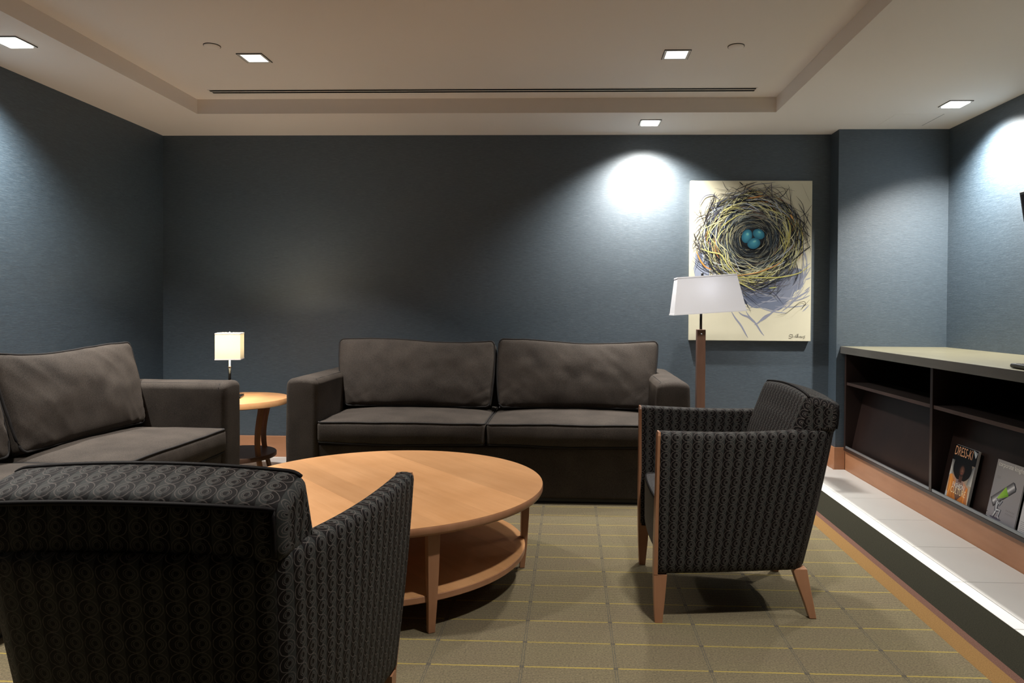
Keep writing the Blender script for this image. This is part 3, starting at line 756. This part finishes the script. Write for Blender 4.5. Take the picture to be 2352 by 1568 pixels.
# ------------------------------------------------------------------ round side table in the corner
st = empty('side_table', (-2.115, 4.345, 0), 0, 'small round maple side table in the corner between sofas', 'side table')
sh_, sr_ = .525, .312
MB().lathe([(sr_-.006, sh_-.040), (sr_, sh_-.036), (sr_, sh_-.003), (sr_-.003, sh_), (.001, sh_)], 96).build('table_top', M['maple'], st, angle=50)
MB().lathe([(.235, .150), (.24, .154), (.24, .174), (.237, .178), (.001, .178)], 80).build('shelf', M['walnut'], st, angle=50)
for k in range(4):
    an = math.radians(-28+90*k); V = []; Fc = []; N = 14
    for i in range(N):
        t = i/(N-1); z = .487*(1-t)
        r = .243-.045*math.sin(math.pi*min(1, t*1.05))**1.2+.012*t
        hw = .015-.004*t; hd = .013-.004*t
        for sx, sy in ((-1, -1), (1, -1), (1, 1), (-1, 1)): V.append((r+sx*hd, sy*hw, z))
    for i in range(N-1):
        for j in range(4): Fc.append((i*4+j, i*4+4+j, i*4+4+(j+1) % 4, i*4+(j+1) % 4))
    Fc += [(0, 1, 2, 3), tuple(reversed(range((N-1)*4, N*4)))]
    MB().add(V, Fc).build('leg', M['maple_z'], st, rot=(0, 0, an), angle=40)

# ------------------------------------------------------------------ table lamp on it (lit)
tl = empty('table_lamp', (-2.165, 4.36, .525), math.radians(17), 'lit table lamp with a square cream shade', 'lamp')
MB().rbox(-.075, .075, -.075, .075, 0, .012, .003, 2).build('base', M['blackmetal'], tl, wn=True)
MB().tube([(0, 0, .012), (0, 0, .195)], .0085, 16).build('stem', M['blackmetal'], tl)
MB().lathe([(.0105, .193), (.0105, .199), (.006, .202), (.0055, .243)], 20).build('socket', M['chrome'], tl)
def shade_walls(bx, by, tx, ty, z0, z1, th):
    def ring(hx, hy, z): return [(-hx, -hy, z), (hx, -hy, z), (hx, hy, z), (-hx, hy, z)]
    V = ring(bx, by, z0)+ring(tx, ty, z1)+ring(bx-th, by-th, z0)+ring(tx-th, ty-th, z1); Fc = []
    for j in range(4):
        k = (j+1) % 4
        Fc += [(j, k, 4+k, 4+j), (8+k, 8+j, 12+j, 12+k), (j, 8+j, 8+k, k), (4+j, 4+k, 12+k, 12+j)]
    return V, Fc
sd = MB().add(*shade_walls(.074, .074, .074, .074, .243, .411, .0015)).build('shade', M['shade_warm'], tl, smooth=False)
for z in (.243, .404): MB().add(*shade_walls(.0752, .0752, .0752, .0752, z, z+.007, .0022)).build('shade_trim', M['shade_white'], sd, smooth=False)
MB().lathe([(.004, .404), (.006, .412), (.004, .418), (.001, .420)], 14).build('finial', M['chrome'], tl)
b = MB()
for a in (0, math.pi/2): b.box(-.073 if a == 0 else -.0015, .073 if a == 0 else .0015, -.0015 if a == 0 else -.073, .0015 if a == 0 else .073, .4025, .4045)
b.build('spider', M['chrome'], tl, smooth=False)
MB().lathe([(.008, .244), (.022, .275), (.030, .305), (.024, .333), (.008, .345), (.001, .347)], 20).build('bulb', M['bulb'], tl)
ld = bpy.data.lights.new('bulb_light', 'POINT'); ld.energy = 24; ld.color = (1, .88, .68); ld.shadow_soft_size = .035
lo = bpy.data.objects.new('bulb_light', ld); COL.objects.link(lo); lo.parent = tl; lo.location = (0, 0, .365)

# ------------------------------------------------------------------ floor lamp behind the centre sofa
fl = empty('floor_lamp', (.857, 4.62, 0), 0, 'floor lamp with a wooden post and tilted white shade', 'lamp')
MB().rbox(-.14, .14, -.14, .14, 0, .022, .004, 2).build('base', M['walnut'], fl, wn=True)
MB().rbox(-.0275, .0275, -.0275, .0275, .022, .975, .003, 2).build('post', M['walnut'], fl, wn=True)
MB().tube([(0, -.0270, .945), (0, -.0295, .945)], .005, 12).build('screw', M['chrome'], fl)
MB().tube([(0, 0, .975), (0, 0, 1.14)], .0085, 14).build('rod', M['blackmetal'], fl)
tilt = math.radians(-4.0)
hd = MB().tube([(0, 0, 1.14), (.006, 0, 1.325)], .0055, 10).build('harp', M['blackmetal'], fl)
MB().tube([(.006, 0, 1.322), (.006, 0, 1.345)], .008, 12).build('finial', M['blackmetal'], fl)
zs = MB().add(*shade_walls(.232, .105, .190, .075, -.120, .120, .002)).build('shade', M['shade_white'], fl, smooth=False, loc=(.032, 0, 1.204), rot=(0, tilt, 0))
MB().add(*shade_walls(.2345, .1075, .2330, .1065, -.122, -.113, .004)).build('shade_trim', M['shade_white'], zs, smooth=False)
MB().add(*shade_walls(.1930, .0780, .1920, .0770, .114, .1225, .004)).build('shade_trim', M['shade_white'], zs, smooth=False)
b = MB(); b.box(-.19, .19, -.0015, .0015, .108, .111); b.box(-.0275, -.0245, -.074, .074, .108, .111); b.build('spider', M['blackmetal'], zs, smooth=False)

MB().lathe([(.006, 1.14), (.020, 1.165), (.027, 1.19), (.020, 1.215), (.001, 1.226)], 18).build('bulb', M['shade_white'], fl)
ld = bpy.data.lights.new('shade_fill_light', 'POINT'); ld.energy = 1.7; ld.color = (.95, .97, 1); ld.shadow_soft_size = .06  # dim fill light added inside the shade to make it look whiter
lo = bpy.data.objects.new('shade_fill_light', ld); COL.objects.link(lo); lo.parent = fl; lo.location = (.03, 0, 1.24)

# ------------------------------------------------------------------ painting
PX_0, PX_1, PZ_0, PZ_1 = .850, 1.710, .886, 2.026
pw, ph = PX_1-PX_0, PZ_1-PZ_0
pt = empty('painting', (PX_0, YB-.001, PZ_0), 0, 'unframed canvas painting of a bird nest with three blue eggs', 'painting')
MB().rbox(0, pw, -.037, 0, 0, ph, .002, 2).build('canvas', M['canvas'], pt, wn=True)
p = Print(); rnd = random.Random(21)
ZX = lambda x: (x-235)/995*pw
ZY = lambda y: (1430-y)/1305*ph
ncx, ncy = ZX(745), ZY(600)
def arc(cx, cy, rx, ry, a0, da, drift, n=14, wob=.0, rot=0):
    out = []; ph_ = rnd.uniform(0, 6.28)
    for i in range(n):
        t = i/(n-1); a = a0+da*t; k = 1+drift*(t-.5)+wob*math.sin(ph_+t*7)
        out.append((cx+rx*k*math.cos(a), cy+ry*k*math.sin(a)))
    return out
def jit(c, a=.15): k = 1+rnd.uniform(-a, a); return tuple(max(0, min(1, v*k)) for v in c)
def clipok(pts): return all(.004 < x < pw-.004 and .004 < y < ph-.004 for x, y in pts)
def strk(pts, w, c, c2=None):
    pts = [q for q in pts if .003 < q[0] < pw-.003 and .003 < q[1] < ph-.003]
    if len(pts) > 2: p.stroke(pts, w, c, c2)
# background tint, warm top and cool lower right
for cx, cy, rx, ry, c in ((ZX(850), ZY(1040), .19, .12, srgb(112, 120, 140)), (ZX(760), ZY(1000), .20, .12, srgb(96, 104, 126)), (ZX(1010), ZY(940), .13, .13, srgb(126, 132, 150)), (ZX(330), ZY(850), .055, .12, srgb(150, 158, 178))):
    pts = []
    for i in range(40):
        a = 2*math.pi*i/40; k = 1+.10*math.sin(a*3+cx*20)+.07*math.sin(a*7+cy*9); pts.append((min(pw-.004, max(.004, cx+rx*k*math.cos(a))), cy+ry*k*math.sin(a)))
    p.poly(pts, [c]*40)
for i in range(70):                                   # painted cast shadows of loose twigs
    a = rnd.uniform(-2.6, .15); r = rnd.uniform(.30, .50); cx, cy = ncx+.06+rnd.uniform(-.05, .08), ncy-.10
    strk(arc(cx, cy, r, r*.85, a, rnd.uniform(.2, .7)*rnd.choice((-1, 1)), rnd.uniform(-.25, .25)), rnd.uniform(.003, .009), jit(srgb(148, 151, 165)))
for (x0, y0, x1, y1) in ((580, 1190, 735, 1425), (700, 1190, 850, 1385), (640, 1195, 790, 1285), (800, 1280, 1060, 1100), (770, 1300, 930, 1180), (1000, 1180, 1215, 1000)):
    strk([(ZX(x0+(x1-x0)*t/9), ZY(y0+(y1-y0)*t/9+6*math.sin(t))) for t in range(10)], .012, srgb(140, 143, 160))
# dark woven mass
def blob(rx, ry, c, amp=.05, cy=0):
    pts = [(ncx+rx*(1+amp*math.sin(5*a+rx*90)+amp*.6*math.sin(11*a+2))*math.cos(a), ncy+cy+ry*(1+amp*math.sin(4*a+1))*math.sin(a)) for a in [2*math.pi*i/72 for i in range(72)]]
    p.poly(pts, [c]*72)
blob(.330, .312, srgb(78, 80, 84), .05); blob(.305, .290, srgb(34, 38, 44), .03); blob(.215, .205, srgb(84, 86, 86), .03); blob(.165, .155, srgb(38, 40, 42), .02); blob(.10, .095, srgb(24, 26, 28), .02)
pal_out = [srgb(30, 32, 38)]*6+[srgb(46, 56, 66)]*3+[srgb(172, 168, 112)]*3+[srgb(196, 192, 150)]*3+[srgb(118, 116, 100)]*3+[srgb(104, 110, 128)]*2+[srgb(190, 128, 76)]
pal_mid = [srgb(34, 40, 48)]*5+[srgb(70, 82, 94)]*3+[srgb(124, 130, 126)]*4+[srgb(150, 146, 124)]*3+[srgb(184, 182, 138)]*2+[srgb(112, 98, 88)]*2
pal_in = [srgb(28, 30, 34)]*5+[srgb(82, 86, 84)]*4+[srgb(120, 118, 104)]*3+[srgb(56, 66, 74)]*3+[srgb(158, 152, 122)]
for i in range(1500):
    u = rnd.random(); r = .085+.26*u**.8
    pal = pal_in if r < .16 else (pal_mid if r < .245 else pal_out)
    c = rnd.choice(pal); da = rnd.uniform(.25, 1.0)*rnd.choice((-1, 1))*(1.2 if r < .2 else .8)
    strk(arc(ncx+rnd.uniform(-.012, .012), ncy+rnd.uniform(-.012, .012), r*1.04, r*.98, rnd.uniform(0, 6.28), da, rnd.uniform(-.22, .22), 12, .01), rnd.uniform(.0022, .0062) if r > .16 else rnd.uniform(.0018, .0036), jit(c), jit(c, .3))
for i in range(150):                                  # bright straws over the rim
    r = rnd.uniform(.20, .345); c = rnd.choice([srgb(198, 194, 134), srgb(206, 202, 164), srgb(176, 170, 104), srgb(150, 152, 140), srgb(170, 176, 186)])
    strk(arc(ncx, ncy, r*1.03, r*.97, rnd.uniform(0, 6.28), rnd.uniform(.3, .9), rnd.uniform(-.3, .3), 12, .012), rnd.uniform(.003, .007), jit(c), jit(c, .3))
for i in range(170):                                  # dark loose twigs at the edge
    a = rnd.uniform(0, 6.28); r = rnd.uniform(.30, .40); c = rnd.choice([srgb(26, 26, 30), srgb(44, 44, 48), srgb(84, 78, 76), srgb(92, 94, 112), srgb(70, 66, 58)])
    strk(arc(ncx, ncy, r*1.04, r*.98, a, rnd.uniform(.15, .6)*rnd.choice((-1, 1)), rnd.uniform(-.35, .5), 10, .02), rnd.uniform(.0016, .0048), c)
for pts, w_, c in (                                   # single twigs that can be picked out
    ([(300, 330), (345, 250), (420, 235), (475, 285)], .007, srgb(110, 112, 128)), ([(430, 225), (425, 290), (385, 370), (350, 470)], .008, srgb(44, 42, 44)),
    ([(495, 130), (520, 185), (548, 212)], .004, srgb(70, 66, 66)), ([(625, 128), (665, 165)], .008, srgb(36, 34, 36)), ([(800, 128), (700, 160), (600, 205)], .006, srgb(50, 48, 48)),
    ([(895, 128), (895, 200), (905, 260)], .006, srgb(96, 92, 100)), ([(1040, 180), (1000, 240), (950, 275)], .005, srgb(58, 54, 56)), ([(1225, 320), (1180, 390), (1120, 430)], .004, srgb(70, 66, 66)),
    ([(1115, 310), (1170, 400), (1222, 500)], .006, srgb(60, 58, 62)), ([(1222, 655), (1160, 700), (1060, 790)], .008, srgb(34, 34, 36)), ([(265, 545), (280, 610), (330, 500), (305, 490)], .006, srgb(48, 46, 44)),
    ([(235, 700), (300, 640), (330, 600)], .004, srgb(50, 50, 50)), ([(235, 760), (330, 850), (430, 890)], .005, srgb(40, 42, 50)), ([(1110, 480), (1090, 600), (1095, 680)], .007, srgb(34, 34, 36)),
    ([(1100, 780), (1125, 880), (1085, 970)], .006, srgb(38, 36, 44)), ([(620, 1040), (690, 1100), (718, 1165)], .007, srgb(40, 44, 56)), ([(640, 1000), (720, 1060), (800, 1130)], .006, srgb(74, 80, 96)),
    ([(590, 930), (680, 975), (775, 1025)], .007, srgb(196, 190, 120)), ([(580, 915), (760, 915), (960, 915), (1130, 880), (1205, 820)], .008, srgb(186, 180, 104)), ([(570, 905), (780, 880), (930, 820), (975, 790)], .008, srgb(190, 140, 84)),
    ([(285, 700), (320, 780), (360, 830), (410, 850)], .010, srgb(206, 142, 72)), ([(320, 680), (400, 710), (490, 720), (540, 810), (610, 890)], .010, srgb(194, 190, 122)), ([(700, 270), (760, 262), (830, 248)], .010, srgb(196, 140, 88)),
    ([(345, 520), (420, 480), (500, 450)], .007, srgb(200, 196, 150)), ([(1025, 430), (1050, 500), (1045, 600), (1000, 720)], .010, srgb(178, 170, 100)), ([(1050, 400), (1075, 440)], .012, srgb(200, 150, 90)),
    ([(780, 1015), (860, 985), (940, 930)], .007, srgb(30, 32, 42)), ([(870, 1010), (935, 1045), (985, 1110)], .006, srgb(70, 72, 92)), ([(935, 1060), (990, 1000)], .006, srgb(60, 64, 80)), ([(880, 1000), (950, 992)], .008, srgb(170, 172, 110)),
    ([(950, 1222), (1020, 1210), (1080, 1160), (1130, 1115), (1175, 1105), (1185, 1125), (1150, 1165), (1165, 1150), (1217, 1090)], .0035, srgb(70, 64, 56)),
    ([(245, 350), (290, 400), (315, 385), (300, 360), (280, 380)], .004, srgb(110, 108, 106)), ([(1140, 150), (1190, 260), (1210, 300)], .002, srgb(150, 144, 120)), ([(1160, 600), (1165, 800), (1130, 1000)], .004, srgb(120, 118, 132))):
    q = [(ZX(a), ZY(b)) for a, b in pts]; fine = []
    for i in range(len(q)-1):
        for t in range(5): fine.append((q[i][0]+(q[i+1][0]-q[i][0])*t/5, q[i][1]+(q[i+1][1]-q[i][1])*t/5))
    fine.append(q[-1])
    for _ in range(3): fine = [fine[0]]+[((fine[i-1][0]+fine[i][0]*2+fine[i+1][0])/4, (fine[i-1][1]+fine[i][1]*2+fine[i+1][1])/4) for i in range(1, len(fine)-1)]+[fine[-1]]
    strk(fine, w_, c)
nest = p.b.build('painted_nest', M['paint'], pt, smooth=False, loc=(0, -.0372, 0), rot=(math.radians(90), 0, 0))
p = Print()
p.ell(ZX(745), ZY(590), .080, .075, srgb(22, 24, 28))
for cx, cy, rx, ry, rt in ((700, 577, 42, 57, -16), (796, 560, 50, 40, -28), (757, 636, 53, 44, 20)):
    s_ = pw/995
    p.ell(ZX(cx), ZY(cy), rx*s_*1.03, ry*s_*1.03, srgb(24, 44, 58), math.radians(rt)); p.ell(ZX(cx), ZY(cy), rx*s_, ry*s_, srgb(26, 76, 96), math.radians(rt), srgb(66, 132, 148), (.002, .010))
    p.ell(ZX(cx)+.004, ZY(cy)+.014, rx*s_*.30, ry*s_*.22, srgb(72, 138, 150), math.radians(rt), srgb(116, 164, 150))
p.b.build('painted_eggs', M['paint'], pt, smooth=False, loc=(0, -.0415, 0), rot=(math.radians(90), 0, 0))
p = Print(); dk = srgb(92, 88, 78)
for pts in ([(1085, 1378), (1062, 1376), (1052, 1388), (1078, 1398), (1070, 1408), (1050, 1406)], [(1080, 1385), (1086, 1402), (1094, 1388), (1100, 1402), (1110, 1380)], [(1110, 1392), (1112, 1402)], [(1120, 1372), (1117, 1402)], [(1128, 1370), (1125, 1402)],
            [(1134, 1392), (1135, 1402)], [(1150, 1390), (1140, 1396), (1144, 1404), (1152, 1392), (1153, 1404)], [(1156, 1404), (1158, 1392), (1163, 1402), (1166, 1390), (1170, 1402)], [(1184, 1386), (1174, 1390), (1182, 1400), (1168, 1412)]):
    p.stroke([(ZX(a), ZY(b)) for a, b in pts], .0035, dk, None, False)
p.b.build('signature', M['paint'], pt, smooth=False, loc=(0, -.0378, 0), rot=(math.radians(90), 0, 0))

# ------------------------------------------------------------------ armchairs
def armchair(label, loc, rz, seed):
    """front at y=0 (facing -y), back towards +y"""
    e = empty('armchair', loc, rz, label, 'armchair', 'matching ring-patterned armchairs')
    ZB, ZT, TH = .172, .682, .050
    def plan(t):
        """outer plan outline at height t, from right front to left front, with tangents"""
        wf = .305+.043*t; wr = .246+.030*t; D = .546+.094*t; r = .085
        pts = []
        N = 18
        # right side
        a, b = Vector((wf, .008)), Vector((wr, D-r))
        for i in range(N): 
            s_ = i/N; q = a.lerp(b, s_); q.x += .010*math.sin(math.pi*s_)*(.4+.6*t); pts.append(q)
        for i in range(9): an = math.radians(90*i/8); pts.append(Vector((wr-r+r*math.cos(an), D-r+r*math.sin(an)+.010*i/8)))
        x0 = wr-r
        for i in range(1, 12): s_ = i/12; pts.append(Vector((x0*(1-s_), D+.010+.014*math.sin(math.pi/2*s_))))
        pts.append(Vector((0, D+.024)))
        return pts+[Vector((-q.x, q.y)) for q in reversed(pts[:-1])]
    NS = len(plan(0)); secs = []
    nz = 16
    levels = [i/nz for i in range(nz+1)]
    plans = [plan(t) for t in levels]
    def normal(pl, i):
        a = pl[max(0, i-1)]; b = pl[min(NS-1, i+1)]; d = (b-a).normalized(); return Vector((-d.y, d.x))   # inward
    def ztop(i):
        s_ = abs(i-(NS-1)/2)/((NS-1)/2)   # 0 back centre, 1 front tip
        return ZT+(.010 if s_ < .55 else .010*(1-(s_-.55)/.45))-.012*math.sin(math.pi*max(0, (s_-.40)/.60))
    arc_u = [0]; mid = plans[nz//2]
    for i in range(1, NS): arc_u.append(arc_u[-1]+(mid[i]-mid[i-1]).length)
    def section(i):
        out = []; vv = []
        zt = ztop(i); s_ = abs(i-(NS-1)/2)/((NS-1)/2)
        def at(k, inset, z): 
            q = plans[k][i]+normal(plans[k], i)*inset; return (q.x, q.y, z)
        rr = .018
        # rounded bottom edge, outer face, rounded top, inner face
        out.append(at(0, .020, ZB)); vv.append(-.02)
        out.append(at(0, .006, ZB+.003)); vv.append(-.006)
        for k in range(nz+1):
            z = ZB+.012+(zt-rr-ZB-.012)*levels[k]; out.append(at(k, -.004*math.sin(math.pi*levels[k]), z)); vv.append(z-ZB)
        for a in (30, 60, 90): out.append(at(nz, rr*(1-math.cos(math.radians(a))), zt-rr+rr*math.sin(math.radians(a)))); vv.append(zt-ZB-rr+rr*math.radians(a))
        L = vv[-1]
        for a in (90, 60, 30, 0): out.append(at(nz, TH-rr*(1-math.cos(math.radians(a))), zt-rr+rr*math.sin(math.radians(a)))); vv.append(L+(TH-2*rr)+rr*math.radians(90-a))
        L = vv[-1]
        for k in range(nz, -1, -2):
            z = ZB+.012+(zt-rr-ZB-.012)*levels[k]
            if k == nz: continue
            out.append(at(k, TH, z)); vv.append(L+(zt-rr-z))
        out.append(at(0, TH-.010, ZB)); vv.append(L+zt-ZB)
        return out, vv
    def panel(name, i0, i1):
        rows, uvs = [], []
        for i in range(i0, i1+1):
            o, v = section(i); rows.append(o); uvs.append([(arc_u[i], q) for q in v]+[(arc_u[i], v[-1]+.02)])
        b = MB().grid(rows, uvs, True)
        n = len(rows[0]); o = len(b.v)-n
        b.add(rows[0], [tuple(range(n))], [[(uvs[0][k][0], uvs[0][k][1]) for k in range(n)]]); b.add(rows[-1], [tuple(reversed(range(n)))], [[(uvs[-1][k][0], uvs[-1][k][1]) for k in reversed(range(n))]])
        return b.build(name, M['rings'], e, angle=60)
    k1 = 22; k2 = NS-1-k1
    panel('side_panel', 0, k1); panel('back_panel', k1, k2); panel('side_panel', k2, NS-1)
    # wooden front posts running down into the front legs, and splayed rear legs
    for sg in (-1, 1):
        V = []; Fc = []
        # (z, y_front, y_back, half-width)
        pr = [(0, .000, .026, .017), (.09, -.004, .034, .020), (ZB-.001, -.006, .040, .022), (ZB, -.006, .0075, .0235), (.30, -.006, .0075, .0245), (.50, -.003, .0075, .0245), (ZT-.014, -.002, .0078, .0245), (ZT-.002, .000, .0078, .020)]
        for z, ya, yb, hw in pr:
            t = max(0, (z-ZB)/(ZT-ZB)); xc = .305+.043*t-TH/2-.0005
            if z < ZB: xc = .305-TH/2-(.0)*z
            for sx, y in ((-1, ya), (1, ya), (1, yb), (-1, yb)): V.append((sg*(xc)+sx*hw, y, z))
        for i in range(len(pr)-1):
            for j in range(4): Fc.append((i*4+j, i*4+(j+1) % 4, i*4+4+(j+1) % 4, i*4+4+j))
        Fc += [(3, 2, 1, 0), tuple(range((len(pr)-1)*4, len(pr)*4))]
        o = MB().add(V, Fc).build('front_leg', M['maple_z'], e, smooth=False)
        V = []; Fc = []
        for z, yc, hy, xc, hx in ((0, .570, .0125, .226, .013), (.06, .555, .0165, .221, .016), (.12, .538, .0215, .215, .019), (ZB+.004, .524, .026, .209, .021)):
            for sx, sy in ((-1, -1), (1, -1), (1, 1), (-1, 1)): V.append((sg*xc+sx*hx, yc+sy*hy, z))
        for i in range(3):
            for j in range(4): Fc.append((i*4+j, i*4+(j+1) % 4, i*4+4+(j+1) % 4, i*4+4+j))
        Fc += [(3, 2, 1, 0), (12, 13, 14, 15)]
        o = MB().add(V, Fc).build('rear_leg', M['maple_z'], e, smooth=False)
        bv = o.modifiers.new('bevel', 'BEVEL'); bv.width = .003; bv.segments = 2
    # seat: trapezoid block with rounded front edge
    def dfs(p):
        f = max(0, min(1, p.y/.5)); hw = .272+.0*f; wz = (.296-TH-.004)+.018*max(0, (p.z-.2)/.5) ; w_ = wz*(1-f)+(.196)*f
        k = w_/.25; q = max(0, 1-(p.x/.25)**2)
        up = .016*q*math.sin(math.pi*min(1, max(0, (p.y+.02)/.52))) if p.z > .39 else 0
        bul = -.012*q if p.y < .05 else 0
        return (p.x*k, p.y+bul, p.z+up-.012*f)
    st_ = MB().rbox(-.25, .25, .018, .475, .205, .410, .020, 4, (12, 10, 5), dfs).build('seat', M['weave'], e)
    path = [dfs(Vector((.246*math.sin(a)/max(abs(math.sin(a)), abs(math.cos(a)), 1e-6) if False else x, y, .404))) for x, y in [(-.246+.492*i/24, .020) for i in range(25)]]
    MB().tube(path, .0042, 6).build('piping', M['rings'], st_)
    # back cushion: profile swept across the width
    prof = [(.392, .412), (.420, .50), (.455, .60), (.492, .70), (.522, .780), (.534, .806), (.548, .812), (.575, .808), (.612, .799), (.640, .788), (.653, .774), (.654, .745), (.649, .695), (.638, .679), (.610, .676), (.590, .676), (.575, .672), (.555, .65), (.505, .58), (.480, .50), (.462, .425), (.43, .408)]
    def resample(pr, n):
        L = [0]
        for i in range(len(pr)): a, b = pr[i], pr[(i+1) % len(pr)]; L.append(L[-1]+math.hypot(b[0]-a[0], b[1]-a[1]))
        out = []; 
        for k in range(n):
            d = L[-1]*k/n; i = max(j for j in range(len(pr)) if L[j] <= d+1e-9); t = (d-L[i])/(L[i+1]-L[i]); a, b = pr[i], pr[(i+1) % len(pr)]
            out.append((a[0]+(b[0]-a[0])*t, a[1]+(b[1]-a[1])*t))
        return out, L[-1]
    pr, Lp = resample(prof, 64); ctr = (sum(a for a, b in pr)/64, sum(b for a, b in pr)/64)
    hwid = .272; er = .032; rows = []; uvs = []
    xsn = [-hwid+er*(1-math.cos(math.radians(a))) for a in (0, 15, 30, 45, 60, 75, 90)]
    ins = [er*(1-math.sin(math.radians(a))) for a in (0, 15, 30, 45, 60, 75, 90)]
    allx = list(zip(xsn, ins))+[(-hwid+er+(2*hwid-2*er)*i/20, 0) for i in range(1, 20)]+[(-x, q) for x, q in reversed(list(zip(xsn, ins)))]
    # inward normals of the profile
    nrm = []
    for i in range(64):
        a, b = pr[i-1], pr[(i+1) % 64]; d = (b[0]-a[0], b[1]-a[1]); l = math.hypot(*d) or 1; nrm.append((d[1]/l, -d[0]/l))
    allx_pts = []
    for x, q in allx:
        row = []; 
        for i, (y, z) in enumerate(pr):
            puff = .010*max(0, 1-(x/hwid)**2) if i < 20 else (.006*max(0, 1-(x/hwid)**2) if i < 34 else 0)
            nn = nrm[i]; iy, iz = nn[0]*q*.8, nn[1]*q*.8
            taper = 1-.14*max(0, min(1, (.68-z)/.2))
            row.append((x*taper, y+iy-nn[0]*puff+.02*(x/hwid)**2*(-.5), z+iz-nn[1]*puff-.010*(x/hwid)**2*(1 if z > .65 else 0)))
        rows.append(row); uvs.append([(x+.5, Lp*i/64) for i in range(65)])
    b = MB().grid(rows, uvs, True); n = 64
    b.add(rows[0], [tuple(range(n))], [[(q[1], q[2]) for q in rows[0]]]); b.add(rows[-1], [tuple(reversed(range(n)))], [[(q[1], q[2]) for q in reversed(rows[-1])]])
    cu = b.build('back_cushion', M['rings'], e)
    # rear faces need flipping check is not needed: closed surface
    def edge_path(idx, lift=.001):
        m0 = len(rows)
        ii = [j for j in range(m0)]
        return [Vector(rows[j][idx]) for j in ii]
    def nearest(y, z): return min(range(64), key=lambda i: (pr[i][0]-y)**2+(pr[i][1]-z)**2)
    i_fr = nearest(.540, .809); i_rr = nearest(.650, .779); i_rb = nearest(.648, .690)
    MB().tube(edge_path(i_fr)[3:-3], .0052, 6).build('piping', M['rings'], cu)
    pth = edge_path(i_rr)[4:-4]
    end = [Vector(rows[4][j]) for j in range(i_rb, i_rr, -1)]; end2 = [Vector(rows[-5][j]) for j in range(i_rr+1, i_rb+1)]
    MB().tube(end+pth+end2, .0052, 6).build('piping', M['rings'], cu)
    return e
armchair('ring-patterned armchair seen from the side, right of the coffee table', (.305, 2.750, 0), math.radians(-90), 1)
armchair('ring-patterned armchair seen from behind in the left foreground', (-.745, 1.772, 0), math.radians(180), 2)
